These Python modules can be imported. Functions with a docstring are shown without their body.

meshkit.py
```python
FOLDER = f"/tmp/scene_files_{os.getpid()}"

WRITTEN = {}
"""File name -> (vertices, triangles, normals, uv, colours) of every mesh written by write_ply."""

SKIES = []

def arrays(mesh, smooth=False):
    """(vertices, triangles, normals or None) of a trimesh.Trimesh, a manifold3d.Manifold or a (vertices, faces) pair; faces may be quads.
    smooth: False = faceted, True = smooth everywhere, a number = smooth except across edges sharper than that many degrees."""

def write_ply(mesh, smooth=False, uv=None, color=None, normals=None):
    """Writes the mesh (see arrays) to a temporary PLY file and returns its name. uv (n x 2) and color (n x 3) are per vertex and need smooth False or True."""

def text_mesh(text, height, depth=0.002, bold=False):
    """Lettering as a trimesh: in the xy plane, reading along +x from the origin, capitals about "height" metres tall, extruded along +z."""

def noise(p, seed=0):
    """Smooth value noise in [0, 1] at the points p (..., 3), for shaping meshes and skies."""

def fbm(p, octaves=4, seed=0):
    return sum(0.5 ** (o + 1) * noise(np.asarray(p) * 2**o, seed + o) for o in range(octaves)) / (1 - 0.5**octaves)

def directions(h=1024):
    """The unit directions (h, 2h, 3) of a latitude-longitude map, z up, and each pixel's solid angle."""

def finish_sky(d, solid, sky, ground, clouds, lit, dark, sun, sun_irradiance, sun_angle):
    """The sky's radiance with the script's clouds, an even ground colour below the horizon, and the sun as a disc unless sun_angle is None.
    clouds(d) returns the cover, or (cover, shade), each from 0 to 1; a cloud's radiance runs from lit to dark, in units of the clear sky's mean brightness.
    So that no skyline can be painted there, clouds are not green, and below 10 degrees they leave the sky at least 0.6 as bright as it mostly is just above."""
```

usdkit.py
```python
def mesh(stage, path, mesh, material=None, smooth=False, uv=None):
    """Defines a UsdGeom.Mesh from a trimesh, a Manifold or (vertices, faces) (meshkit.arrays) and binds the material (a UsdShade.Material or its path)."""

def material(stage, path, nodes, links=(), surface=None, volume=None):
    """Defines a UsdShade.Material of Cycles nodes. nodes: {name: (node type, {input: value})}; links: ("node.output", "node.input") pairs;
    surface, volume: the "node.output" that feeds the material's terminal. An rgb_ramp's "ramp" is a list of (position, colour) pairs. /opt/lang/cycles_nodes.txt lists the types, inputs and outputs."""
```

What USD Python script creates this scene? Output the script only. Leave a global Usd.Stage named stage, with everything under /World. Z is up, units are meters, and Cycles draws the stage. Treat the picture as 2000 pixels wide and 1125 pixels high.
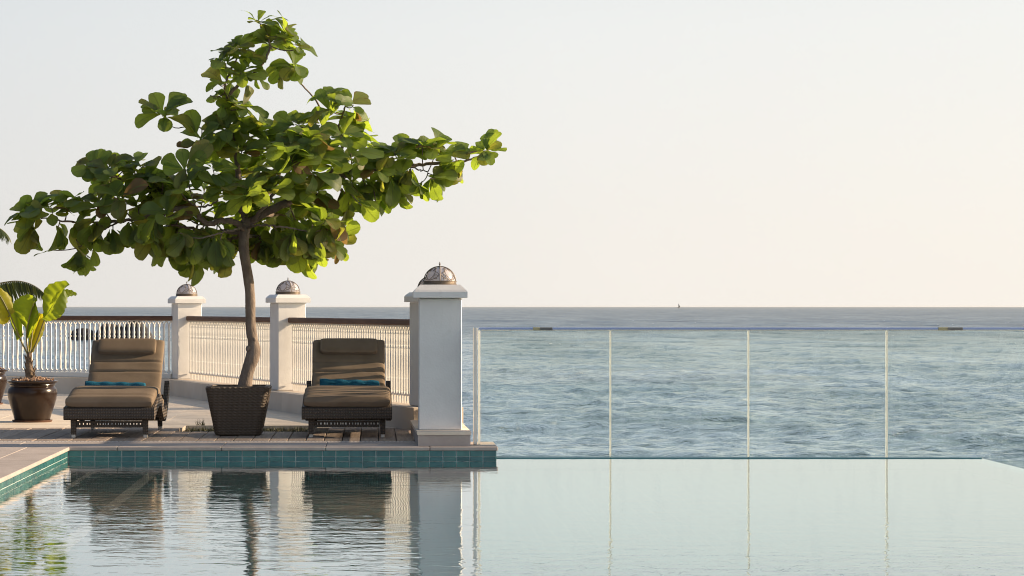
import math, random
import numpy as np, trimesh, usdkit
from pxr import Usd, UsdGeom, UsdLux, UsdShade, Gf, Sdf, Vt
from shapely.geometry import Polygon, LineString, box as sbox
from shapely.ops import unary_union

stage = Usd.Stage.CreateInMemory()
UsdGeom.SetStageUpAxis(stage, 'Z'); UsdGeom.SetStageMetersPerUnit(stage, 1.0)
world = UsdGeom.Xform.Define(stage, '/World'); stage.SetDefaultPrim(world.GetPrim())
UsdGeom.Scope.Define(stage, '/World/Looks')
rng = np.random.default_rng(7); random.seed(7)

# ------------------------------------------------------------------ camera
ZC = 1.05                       # eye height above the deck
F = 4800.0; PX, PY = 730.0, 599.0     # lens (px of the 2000 px picture) and principal point
cam = UsdGeom.Camera.Define(stage, '/World/camera')
cam.CreateHorizontalApertureAttr(36.0); cam.CreateVerticalApertureAttr(20.25)
cam.CreateFocalLengthAttr(F / 2000 * 36)
cam.CreateHorizontalApertureOffsetAttr((1000 - PX) / 2000 * 36)
cam.CreateVerticalApertureOffsetAttr((PY - 562.5) / 2000 * 36)
cam.CreateClippingRangeAttr(Gf.Vec2f(0.1, 200000))
cam.AddTranslateOp().Set(Gf.Vec3d(0, 0, ZC)); cam.AddRotateXOp().Set(90.0)
cam.CreateExposureAttr(1.0)

# ------------------------------------------------------------------ sky and sun
SUN_EL, SUN_AZ = math.radians(20.0), math.radians(84.0)     # azimuth from +y (view axis) towards +x
S = np.array([math.cos(SUN_EL) * math.sin(SUN_AZ), math.cos(SUN_EL) * math.cos(SUN_AZ), math.sin(SUN_EL)])
sky_mat = usdkit.material(stage, '/World/Looks/sky', {     # clear sky behind a thin bright veil of high haze that glows towards the sun
    'sky': ('sky_texture', {'sky_type': 'single_scattering', 'sun_disc': False, 'sun_elevation': SUN_EL, 'sun_rotation': SUN_AZ,
                            'altitude': 0.0, 'air_density': 1.0, 'aerosol_density': 1.0, 'ozone_density': 1.0}),
    'tc': ('texture_coordinate', {}),
    'map': ('mapping', {'scale': (1.0, 1.0, 6.0)}),
    'n': ('noise_texture', {'scale': 1.3, 'detail': 5.0, 'roughness': 0.5}),
    'nv': ('map_range', {'from_min': 0.25, 'from_max': 0.75, 'to_min': 0.95, 'to_max': 1.04}),
    'dot': ('vector_math', {'math_type': 'dot_product', 'vector2': tuple(S)}),
    'd01': ('map_range', {'from_min': -1.0, 'from_max': 1.0, 'to_min': 0.0, 'to_max': 1.0}),
    'glow': ('rgb_ramp', {'ramp': [(0.0, (0.65, 0.9, 1.4)), (0.25, (1.2, 1.5, 2.05)), (0.40, (3.6, 3.85, 4.25)), (0.485, (6.7, 6.8, 6.9)), (0.60, (7.75, 7.7, 7.55)), (0.68, (8.1, 7.95, 7.65)), (0.80, (9.6, 9.2, 8.5)), (1.0, (14.0, 12.8, 11.0))]}),
    'sx': ('separate_xyz', {}),
    'tint': ('rgb_ramp', {'ramp': [(0.0, (1.015, 0.968, 0.915)), (0.03, (1.005, 0.967, 0.925)), (0.115, (0.965, 0.975, 0.975)), (0.35, (0.70, 0.78, 0.91)), (1.0, (0.42, 0.52, 0.71))]}),
    'fr': ('rgb_ramp', {'ramp': [(0.0, (0.95,) * 3), (0.12, (0.90,) * 3), (0.4, (0.66,) * 3), (1.0, (0.5,) * 3)]}),
    'bw': ('rgb_to_bw', {}), 'fm': ('math', {'math_type': 'multiply', 'use_clamp': True}),
    'veilc': ('mix_color', {'blend_type': 'multiply', 'fac': 1.0, 'use_clamp': False}),
    'veil': ('mix_color', {'blend_type': 'mix'}),
    'bg': ('background_shader', {'strength': 0.06}),
}, [('tc.generated', 'map.vector'), ('map.vector', 'n.vector'), ('n.fac', 'nv.value'), ('tc.generated', 'dot.vector1'), ('dot.value', 'd01.value'), ('d01.result', 'glow.fac'),
    ('tc.generated', 'sx.vector'), ('sx.z', 'tint.fac'), ('sx.z', 'fr.fac'), ('fr.color', 'bw.color'), ('bw.val', 'fm.value1'), ('nv.result', 'fm.value2'), ('fm.value', 'veil.fac'),
    ('glow.color', 'veilc.a'), ('tint.color', 'veilc.b'), ('veilc.result', 'veil.b'),
    ('sky.color', 'veil.a'), ('veil.result', 'bg.color')], surface='bg.background')
sky = UsdLux.DomeLight.Define(stage, '/World/sky')
UsdShade.MaterialBindingAPI.Apply(sky.GetPrim()).Bind(sky_mat)
sky.GetPrim().SetCustomDataByKey('kind', 'structure')
sun = UsdLux.DistantLight.Define(stage, '/World/sun')
sun.CreateIntensityAttr(1.25); sun.CreateAngleAttr(0.5); sun.CreateColorAttr(Gf.Vec3f(1.0, 0.77, 0.52))
sun.CreateNormalizeAttr(True)
sun.AddTransformOp().Set(Gf.Matrix4d().SetRotate(Gf.Rotation(Gf.Vec3d(0, 0, 1), Gf.Vec3d(*map(float, S)))))

# ------------------------------------------------------------------ helpers
counts = {}
def numbered(parent, name):
    k = (parent, name); n = counts.get(k, 0); counts[k] = n + 1
    return f'{parent}/{name}' if n == 0 else f'{parent}/{name}_{n:03d}'
def data(prim, **kw):
    for k, v in kw.items():
        if v: prim.SetCustomDataByKey(k, v)
    return prim
def obj(name, mesh, mat, parent='/World', smooth=False, uv=None, **kw):
    path = numbered(str(parent), name)
    m = usdkit.mesh(stage, path, mesh, mat, smooth=smooth, uv=uv)
    data(m.GetPrim(), **kw)
    return path
def thing(name, loc=(0, 0, 0), rotz=0.0, parent='/World', **kw):
    path = numbered(parent, name)
    x = UsdGeom.Xform.Define(stage, path)
    x.AddTranslateOp().Set(Gf.Vec3d(*map(float, loc))); x.AddRotateZOp().Set(float(rotz))
    data(x.GetPrim(), **kw)
    return path
def copy_of(src, loc, rotz=0.0, **kw):
    p = stage.GetPrimAtPath(src)
    name = p.GetName()
    path = numbered('/World', name)
    x = UsdGeom.Xform.Define(stage, path)
    x.GetPrim().GetReferences().AddInternalReference(p.GetPath())
    x.GetPrim().SetInstanceable(True)
    x.ClearXformOpOrder()
    x.AddTranslateOp().Set(Gf.Vec3d(*map(float, loc))); x.AddRotateZOp().Set(float(rotz))
    data(x.GetPrim(), **{**p.GetCustomData(), **kw})
    return path
def cat(*ms): return trimesh.util.concatenate([m for m in ms])
def bx(x0, x1, y0, y1, z0, z1, b=0.0):
    lo, hi = np.array([x0, y0, z0]), np.array([x1, y1, z1])
    if b <= 0:
        m = trimesh.creation.box(hi - lo); m.apply_translation((lo + hi) / 2); return m
    pts = []
    for i in (0, 1):
        for j in (0, 1):
            for k in (0, 1):
                c = np.where([i, j, k], hi, lo); s = np.where([i, j, k], -1, 1)
                for a in range(3):
                    p = c + s * b; p[a] = c[a]; pts.append(p)
    return trimesh.convex.convex_hull(np.array(pts))
def tube(pts, rad, sides=8, cap=True):
    p = np.asarray(pts, float); r = np.broadcast_to(rad, (len(p),)).astype(float)
    t = np.gradient(p, axis=0); t /= np.linalg.norm(t, axis=1, keepdims=True) + 1e-12
    a = np.cross(t, [0.13, 0.97, 0.21]); a /= np.linalg.norm(a, axis=1, keepdims=True) + 1e-12
    for i in range(1, len(a)):
        a[i] = a[i - 1] - t[i] * np.dot(a[i - 1], t[i]); a[i] /= np.linalg.norm(a[i]) + 1e-12
    b = np.cross(t, a); ang = np.arange(sides) * 2 * np.pi / sides
    v = p[:, None] + r[:, None, None] * (np.cos(ang)[None, :, None] * a[:, None] + np.sin(ang)[None, :, None] * b[:, None])
    i, j = np.meshgrid(np.arange(len(p) - 1), np.arange(sides), indexing='ij')
    q = np.stack([i * sides + j, i * sides + (j + 1) % sides, (i + 1) * sides + (j + 1) % sides, (i + 1) * sides + j], -1).reshape(-1, 4)
    f = np.vstack([q[:, [0, 1, 2]], q[:, [0, 2, 3]]])
    v = v.reshape(-1, 3)
    if cap:
        n = len(v); v = np.vstack([v, p[:1], p[-1:]])
        k = np.arange(sides); e = (len(p) - 1) * sides
        f = np.vstack([f, np.stack([np.full(sides, n), (k + 1) % sides, k], 1), np.stack([np.full(sides, n + 1), e + k, e + (k + 1) % sides], 1)])
    return trimesh.Trimesh(v, f, process=False)
def spline(pts, n):
    from scipy.interpolate import CubicSpline
    p = np.asarray(pts, float)
    d = np.r_[0, np.cumsum(np.linalg.norm(np.diff(p, axis=0), axis=1))]
    if len(p) == 2: return p[0] + np.linspace(0, 1, n)[:, None] * (p[1] - p[0])
    return CubicSpline(d, p)(np.linspace(0, d[-1], n))
def lathe(profile, n=48):
    pr = np.asarray(profile, float); ang = np.arange(n) * 2 * np.pi / n
    v = np.stack([pr[:, 0][:, None] * np.cos(ang), pr[:, 0][:, None] * np.sin(ang), np.repeat(pr[:, 1][:, None], n, 1)], -1).reshape(-1, 3)
    i, j = np.meshgrid(np.arange(len(pr) - 1), np.arange(n), indexing='ij')
    q = np.stack([i * n + j, i * n + (j + 1) % n, (i + 1) * n + (j + 1) % n, (i + 1) * n + j], -1).reshape(-1, 4)
    return trimesh.Trimesh(v, np.vstack([q[:, [0, 1, 2]], q[:, [0, 2, 3]]]), process=False)
def grid(P):
    """surface from an (m, n, 3) array of points, uv in 0..1"""
    m, n = P.shape[:2]
    i, j = np.meshgrid(np.arange(m - 1), np.arange(n - 1), indexing='ij')
    q = np.stack([i * n + j, i * n + j + 1, (i + 1) * n + j + 1, (i + 1) * n + j], -1).reshape(-1, 4)
    uv = np.stack(np.meshgrid(np.linspace(0, 1, m), np.linspace(0, 1, n), indexing='ij'), -1).reshape(-1, 2)[:, ::-1]
    return (P.reshape(-1, 3), np.vstack([q[:, [0, 1, 2]], q[:, [0, 2, 3]]])), uv
def at(px, py, Y):                 # a point at depth Y metres seen at that place of the picture: used to lay out measured outlines in metres
    return np.array([(px - PX) / F * Y, Y, ZC - (py - PY) / F * Y])

# ------------------------------------------------------------------ materials
def mat(name, nodes, links, surface='p.BSDF'):
    return usdkit.material(stage, '/World/Looks/' + name, nodes, links, surface=surface)
def simple(name, c1, c2, scale=6.0, rough=0.6, bump=0.0, bscale=40.0, stretch=(1, 1, 1), spec=0.5, rand=0.0, metallic=0.0, detail=5.0, bdist=0.01, space='position', coat=0.0):
    n = {'geo': ('geometry', {}), 'tc': ('texture_coordinate', {}), 'map': ('mapping', {'scale': stretch}),
         'n': ('noise_texture', {'scale': scale, 'detail': detail, 'roughness': 0.6}),
         'r': ('rgb_ramp', {'ramp': [(0.28, c1), (0.72, c2)]}),
         'p': ('principled_bsdf', {'roughness': rough, 'specular_ior_level': spec, 'metallic': metallic, 'coat_weight': coat})}
    l = [('geo.position' if space == 'position' else 'tc.object', 'map.vector'), ('map.vector', 'n.vector'), ('n.fac', 'r.fac')]
    src = 'r.color'
    if rand:
        n['oi'] = ('object_info', {}); n['mr'] = ('map_range', {'from_min': 0.0, 'from_max': 1.0, 'to_min': 1 - rand, 'to_max': 1 + rand})
        n['hs'] = ('hsv', {'hue': 0.5, 'saturation': 1.0, 'fac': 1.0})
        l += [('oi.random', 'mr.value'), ('mr.result', 'hs.value'), (src, 'hs.color')]; src = 'hs.color'
    l.append((src, 'p.base_color'))
    if bump:
        n['bn'] = ('noise_texture', {'scale': bscale, 'detail': 4.0, 'roughness': 0.6}); n['b'] = ('bump', {'strength': bump, 'distance': bdist})
        l += [('map.vector', 'bn.vector'), ('bn.fac', 'b.height'), ('b.normal', 'p.normal')]
    return mat(name, n, l)
M = {}
M['white'] = mat('white_paint', {
    'geo': ('geometry', {}), 'm': ('mapping', {'scale': (9.0, 9.0, 0.8)}), 'n': ('noise_texture', {'scale': 1.0, 'detail': 5.0, 'roughness': 0.65}),
    'n2': ('noise_texture', {'scale': 4.0, 'detail': 6.0, 'roughness': 0.7}), 'n3': ('noise_texture', {'scale': 70.0, 'detail': 3.0}),
    'vo': ('voronoi_texture', {'feature': 'distance_to_edge', 'scale': 2.6}), 'dn': ('noise_texture', {'scale': 3.0, 'detail': 4.0}),
    'st': ('map_range', {'from_min': 0.58, 'from_max': 0.78, 'to_min': 0.0, 'to_max': 0.45, 'clamp': True}), 's2': ('map_range', {'from_min': 0.60, 'from_max': 0.74, 'to_min': 0.0, 'to_max': 0.35, 'clamp': True}),
    'mxs': ('math', {'math_type': 'maximum'}), 'base': ('rgb_ramp', {'ramp': [(0.3, (0.62, 0.605, 0.585)), (0.7, (0.70, 0.69, 0.67))]}),
    'c': ('mix_color', {'b': (0.42, 0.39, 0.34)}), 'b': ('bump', {'strength': 0.3, 'distance': 0.004}),
    'p': ('principled_bsdf', {'roughness': 0.6})},
    [('geo.position', 'm.vector'), ('m.vector', 'n.vector'), ('geo.position', 'n2.vector'), ('geo.position', 'n3.vector'), ('n.fac', 'st.value'), ('n2.fac', 's2.value'), ('st.result', 'mxs.value1'), ('s2.result', 'mxs.value2'),
     ('n2.fac', 'base.fac'), ('base.color', 'c.a'), ('mxs.value', 'c.fac'), ('c.result', 'p.base_color'), ('n3.fac', 'b.height'), ('b.normal', 'p.normal')])
M['white_metal'] = simple('white_enamel', (0.70, 0.67, 0.61), (0.77, 0.74, 0.68), 8.0, 0.4)
M['handrail'] = simple('handrail_wood', (0.075, 0.034, 0.018), (0.145, 0.072, 0.04), 4.0, 0.7, 0.2, 30, stretch=(1, 1, 6), bdist=0.003)
M['deck'] = simple('deck_wood', (0.19, 0.145, 0.12), (0.34, 0.275, 0.225), 7.0, 0.75, 0.4, 22, stretch=(6, 0.35, 1), rand=0.17, bdist=0.006)
M['slab'] = simple('paving_stone', (0.54, 0.455, 0.36), (0.66, 0.575, 0.47), 2.3, 0.7, 0.25, 35, rand=0.06, bdist=0.004)
M['coping'] = simple('coping_stone', (0.30, 0.255, 0.23), (0.40, 0.345, 0.315), 5.0, 0.75, 0.3, 60, rand=0.05, bdist=0.004)
M['curb'] = simple('curb_stone', (0.58, 0.48, 0.38), (0.68, 0.59, 0.49), 3.0, 0.75, 0.3, 40, rand=0.05, bdist=0.004)
M['concrete'] = simple('rough_concrete', (0.22, 0.20, 0.18), (0.32, 0.29, 0.26), 1.5, 0.9, 0.4, 12)
M['grout'] = simple('grout', (0.34, 0.40, 0.39), (0.44, 0.49, 0.48), 20.0, 0.8)
M['soil'] = simple('dry_soil', (0.035, 0.03, 0.02), (0.09, 0.075, 0.05), 14.0, 0.95, 0.8, 40)
M['chips'] = simple('bark_chips', (0.22, 0.13, 0.08), (0.45, 0.30, 0.21), 30.0, 0.9)
M['grass'] = simple('dry_grass', (0.05, 0.055, 0.02), (0.13, 0.12, 0.05), 20.0, 0.8)
M['steel'] = simple('brushed_steel', (0.55, 0.54, 0.52), (0.66, 0.65, 0.62), 20.0, 0.28, metallic=1.0)
M['cushion'] = simple('brown_canvas', (0.145, 0.109, 0.077), (0.195, 0.150, 0.108), 5.0, 0.9, 0.35, 300, spec=0.15, space='object', bdist=0.002)
M['towel'] = simple('blue_towelling', (0.010, 0.075, 0.130), (0.018, 0.120, 0.190), 40.0, 0.95, 0.8, 160, spec=0.1, bdist=0.006)
M['bark'] = simple('grey_bark', (0.115, 0.088, 0.068), (0.23, 0.18, 0.145), 16.0, 0.9, 0.9, 36, stretch=(1, 1, 0.5), bdist=0.012)
M['pot'] = simple('brown_glaze', (0.012, 0.006, 0.0035), (0.030, 0.016, 0.009), 6.0, 0.22, 0.12, 14, spec=0.3, coat=0.12, bdist=0.006)
M['saucer'] = simple('terracotta', (0.07, 0.03, 0.018), (0.12, 0.055, 0.03), 10.0, 0.6)
M['bronze'] = simple('aged_bronze', (0.10, 0.077, 0.058), (0.20, 0.155, 0.115), 30.0, 0.45, metallic=0.45)
M['rock'] = simple('dark_wet_rock', (0.006, 0.0055, 0.005), (0.022, 0.02, 0.018), 0.8, 0.7, 0.8, 2.5, bdist=0.3)
M['sail'] = simple('grey_sailcloth', (0.16, 0.15, 0.14), (0.2, 0.19, 0.18), 0.3, 0.8)
M['hull'] = simple('boat_hull', (0.06, 0.055, 0.05), (0.1, 0.09, 0.08), 0.3, 0.6)
M['fibre'] = simple('palm_fibre', (0.10, 0.07, 0.045), (0.22, 0.16, 0.11), 60.0, 0.95, 0.8, 90)
M['drain'] = simple('drain_grate', (0.40, 0.37, 0.35), (0.50, 0.47, 0.45), 20.0, 0.6)
M['dark'] = simple('drain_dark', (0.015, 0.014, 0.013), (0.03, 0.028, 0.026), 10.0, 0.9)
M['foot'] = simple('worn_foot_cap', (0.42, 0.39, 0.35), (0.55, 0.52, 0.47), 30.0, 0.4, metallic=0.5)
# woven rattan
def wicker(name, dark, light, sx, sz):
    return mat(name, {
        'tc': ('texture_coordinate', {}),
        'map': ('mapping', {'scale': (1, 1, 1)}),
        'w1': ('wave_texture', {'wave_type': 'bands', 'bands_direction': 'z', 'scale': sz, 'distortion': 1.2, 'detail': 2.0, 'detail_scale': 2.0}),
        'w2': ('wave_texture', {'wave_type': 'bands', 'bands_direction': 'x', 'scale': sx, 'distortion': 0.8, 'detail': 1.0, 'detail_scale': 2.0}),
        'mul': ('math', {'math_type': 'multiply'}),
        'n': ('noise_texture', {'scale': 9.0, 'detail': 6.0, 'roughness': 0.7}),
        'add': ('math', {'math_type': 'multiply'}),
        'r': ('rgb_ramp', {'ramp': [(0.05, dark), (0.5, light)]}),
        'b': ('bump', {'strength': 0.7, 'distance': 0.006}),
        'p': ('principled_bsdf', {'roughness': 0.55})},
        [('tc.object', 'map.vector'), ('map.vector', 'w1.vector'), ('map.vector', 'w2.vector'), ('map.vector', 'n.vector'), ('w1.fac', 'mul.value1'), ('w2.fac', 'mul.value2'),
         ('mul.value', 'add.value1'), ('n.fac', 'add.value2'), ('add.value', 'r.fac'), ('r.color', 'p.base_color'), ('mul.value', 'b.height'), ('b.normal', 'p.normal')])
M['wicker'] = wicker('dark_rattan', (0.030, 0.021, 0.014), (0.090, 0.066, 0.047), 24.0, 13.0)
M['planter'] = wicker('planter_rattan', (0.048, 0.034, 0.023), (0.105, 0.078, 0.055), 31.0, 14.0)
# pool tiles: three close glazes
for i, (c1, c2) in enumerate((((0.022, 0.098, 0.104), (0.042, 0.150, 0.152)), ((0.02, 0.088, 0.098), (0.034, 0.130, 0.140)), ((0.03, 0.112, 0.112), (0.055, 0.170, 0.165)))):
    M[f'tile{i}'] = simple(f'teal_glaze_{"abc"[i]}', c1, c2, 14.0, 0.16, 0.08, 30, rand=0.10, bdist=0.004)
M['pool'] = mat('pool_mosaic', {
    'geo': ('geometry', {}), 'map': ('mapping', {}),
    'br': ('brick_texture', {'offset': 0.0, 'color1': (0.028, 0.185, 0.215), 'color2': (0.042, 0.225, 0.255), 'mortar': (0.10, 0.25, 0.26), 'scale': 1.0, 'mortar_size': 0.005, 'brick_width': 0.1, 'row_height': 0.1}),
    'p': ('principled_bsdf', {'roughness': 0.4})}, [('geo.position', 'map.vector'), ('map.vector', 'br.vector'), ('br.color', 'p.base_color')])
M['lane'] = simple('pale_mosaic', (0.45, 0.50, 0.46), (0.58, 0.62, 0.58), 10.0, 0.5)
# glass pane: mostly clear, slightly green, with a reflection
M['glass'] = mat('clear_glass', {
    't': ('transparent_bsdf', {'color': (0.955, 0.985, 0.97)}), 'g': ('glossy_bsdf', {'color': (0.95, 1.0, 0.97), 'roughness': 0.02}),
    'geo': ('geometry', {}), 'm': ('mapping', {'scale': (7.0, 7.0, 2.2)}), 'n': ('noise_texture', {'scale': 1.0, 'detail': 5.0, 'roughness': 0.7}), 'vo': ('voronoi_texture', {'scale': 26.0}),
    'sm': ('map_range', {'from_min': 0.52, 'from_max': 0.75, 'to_min': 0.0, 'to_max': 0.07, 'clamp': True}), 'sp': ('map_range', {'from_min': 0.10, 'from_max': 0.16, 'to_min': 0.16, 'to_max': 0.0, 'clamp': True}), 'mxs': ('math', {'math_type': 'maximum'}),
    'd': ('diffuse_bsdf', {'color': (0.7, 0.72, 0.7)}), 'f': ('fresnel', {'IOR': 1.5}), 'mx': ('mix_closure', {}), 'm2': ('mix_closure', {})},
    [('geo.position', 'm.vector'), ('m.vector', 'n.vector'), ('geo.position', 'vo.vector'), ('n.fac', 'sm.value'), ('vo.distance', 'sp.value'), ('sm.result', 'mxs.value1'), ('sp.result', 'mxs.value2'),
     ('f.fac', 'mx.fac'), ('t.BSDF', 'mx.closure1'), ('g.BSDF', 'mx.closure2'), ('sm.result', 'm2.fac'), ('mx.closure', 'm2.closure1'), ('d.BSDF', 'm2.closure2')], 'm2.closure')
M['glass_edge'] = mat('ground_glass_edge', {
    'd': ('diffuse_bsdf', {'color': (0.75, 0.80, 0.72)}), 't': ('translucent_bsdf', {'color': (0.97, 0.97, 0.93)}), 'mx': ('mix_closure', {'fac': 0.75})},
    [('d.BSDF', 'mx.closure1'), ('t.BSDF', 'mx.closure2')], 'mx.closure')
M['glass_top'] = simple('blue_green_glass_edge', (0.26, 0.33, 0.56), (0.32, 0.40, 0.64), 3.0, 0.3, stretch=(1, 1, 1))
M['frost'] = mat('frosted_glass', {
    'd': ('diffuse_bsdf', {'color': (0.82, 0.79, 0.84)}), 't': ('translucent_bsdf', {'color': (0.85, 0.82, 0.83)}), 'mx': ('mix_closure', {'fac': 0.55}),
    'g': ('glossy_bsdf', {'roughness': 0.2, 'color': (0.9, 0.9, 0.9)}), 'f': ('fresnel', {'IOR': 1.45}), 'm2': ('mix_closure', {})},
    [('d.BSDF', 'mx.closure1'), ('t.BSDF', 'mx.closure2'), ('f.fac', 'm2.fac'), ('mx.closure', 'm2.closure1'), ('g.BSDF', 'm2.closure2')], 'm2.closure')
# leaves
def leaf_mat(name, top, under, trans, spots, rough=0.48, tf=0.5, veins=8.0, midrib=(0.16, 0.20, 0.05)):
    return mat(name, {
        'uv': ('uvmap', {'attribute': 'st'}), 'sx': ('separate_xyz', {}), 'geo': ('geometry', {}), 'oi': ('object_info', {}),
        'au': ('math', {'math_type': 'subtract', 'value2': 0.5}), 'ab': ('math', {'math_type': 'absolute'}),
        'rib': ('map_range', {'from_min': 0.02, 'from_max': 0.05, 'to_min': 1.0, 'to_max': 0.0, 'clamp': True}),
        'vv': ('math', {'math_type': 'multiply_add', 'value2': -0.7}), 'vs': ('math', {'math_type': 'multiply', 'value2': veins * 6.283}), 'sn': ('math', {'math_type': 'sine'}),
        'vr': ('map_range', {'from_min': 0.8, 'from_max': 1.0, 'to_min': 0.0, 'to_max': 0.55, 'clamp': True}),
        'mxv': ('math', {'math_type': 'maximum'}),
        'n': ('noise_texture', {'scale': 16.0, 'detail': 5.0, 'roughness': 0.65}),
        'eg': ('map_range', {'from_min': 0.36, 'from_max': 0.5, 'to_min': 0.0, 'to_max': 0.16, 'clamp': True}), 'ne': ('math', {'math_type': 'add'}),
        'nr': ('map_range', {'from_min': 0.58, 'from_max': 0.72, 'to_min': 0.0, 'to_max': spots, 'clamp': True}),
        'n2': ('noise_texture', {'scale': 5.0, 'detail': 2.0}), 'hv': ('map_range', {'from_min': 0.25, 'from_max': 0.75, 'to_min': 0.7, 'to_max': 1.3}),
        'side': ('mix_color', {'a': top, 'b': under}), 'hs': ('hsv', {'hue': 0.5, 'saturation': 1.0, 'fac': 1.0}),
        'cv': ('mix_color', {'b': midrib}), 'cs': ('mix_color', {'b': (0.16, 0.10, 0.03)}),
        'tv': ('mix_color', {'a': trans, 'b': tuple(0.55 * c for c in trans)}), 'ts': ('mix_color', {'b': (0.20, 0.12, 0.03)}),
        'b': ('bump', {'strength': 0.35, 'distance': 0.004, 'invert': True}),
        'p': ('principled_bsdf', {'roughness': rough, 'specular_ior_level': 0.3}), 't': ('translucent_bsdf', {}), 'mx': ('mix_closure', {'fac': tf})},
        [('uv.UV', 'sx.vector'), ('sx.x', 'au.value1'), ('au.value', 'ab.value1'), ('ab.value', 'rib.value'), ('ab.value', 'vv.value1'), ('sx.y', 'vv.value3'), ('vv.value', 'vs.value1'),
         ('vs.value', 'sn.value1'), ('sn.value', 'vr.value'), ('vr.result', 'mxv.value1'), ('rib.result', 'mxv.value2'),
         ('geo.position', 'n.vector'), ('geo.position', 'n2.vector'), ('n.fac', 'ne.value1'), ('ab.value', 'eg.value'), ('eg.result', 'ne.value2'), ('ne.value', 'nr.value'), ('n2.fac', 'hv.value'), ('geo.backfacing', 'side.fac'), ('side.result', 'hs.color'), ('hv.result', 'hs.value'),
         ('hs.color', 'cv.a'), ('mxv.value', 'cv.fac'), ('cv.result', 'cs.a'), ('nr.result', 'cs.fac'), ('cs.result', 'p.base_color'),
         ('mxv.value', 'tv.fac'), ('tv.result', 'ts.a'), ('nr.result', 'ts.fac'), ('ts.result', 't.color'),
         ('mxv.value', 'b.height'), ('b.normal', 'p.normal'), ('p.BSDF', 'mx.closure1'), ('t.BSDF', 'mx.closure2')], 'mx.closure')
M['leaf0'] = leaf_mat('leaf_dark_green', (0.062, 0.098, 0.038), (0.125, 0.155, 0.075), (0.38, 0.52, 0.04), 0.15)
M['leaf1'] = leaf_mat('leaf_mid_green', (0.080, 0.120, 0.038), (0.14, 0.17, 0.072), (0.40, 0.53, 0.045), 0.25)
M['leaf2'] = leaf_mat('leaf_bright_green', (0.095, 0.145, 0.034), (0.130, 0.165, 0.055), (0.46, 0.60, 0.05), 0.2, tf=0.5)
M['leaf3'] = leaf_mat('leaf_olive', (0.10, 0.11, 0.04), (0.13, 0.135, 0.06), (0.50, 0.52, 0.06), 0.7, tf=0.48)
M['leaf4'] = leaf_mat('leaf_withered', (0.12, 0.075, 0.035), (0.14, 0.095, 0.05), (0.30, 0.19, 0.06), 0.9, tf=0.4)
M['fan'] = leaf_mat('fan_leaf_green', (0.065, 0.11, 0.016), (0.085, 0.13, 0.025), (0.42, 0.52, 0.02), 0.12, rough=0.45, tf=0.5, veins=0.0)
M['fan2'] = leaf_mat('fan_leaf_yellow', (0.16, 0.17, 0.02), (0.18, 0.18, 0.025), (0.62, 0.56, 0.02), 0.2, rough=0.45, tf=0.5, veins=0.0)
M['frond'] = leaf_mat('frond_green', (0.035, 0.055, 0.022), (0.045, 0.065, 0.03), (0.13, 0.17, 0.03), 0.3, rough=0.4, tf=0.3, veins=0.0)

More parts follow.
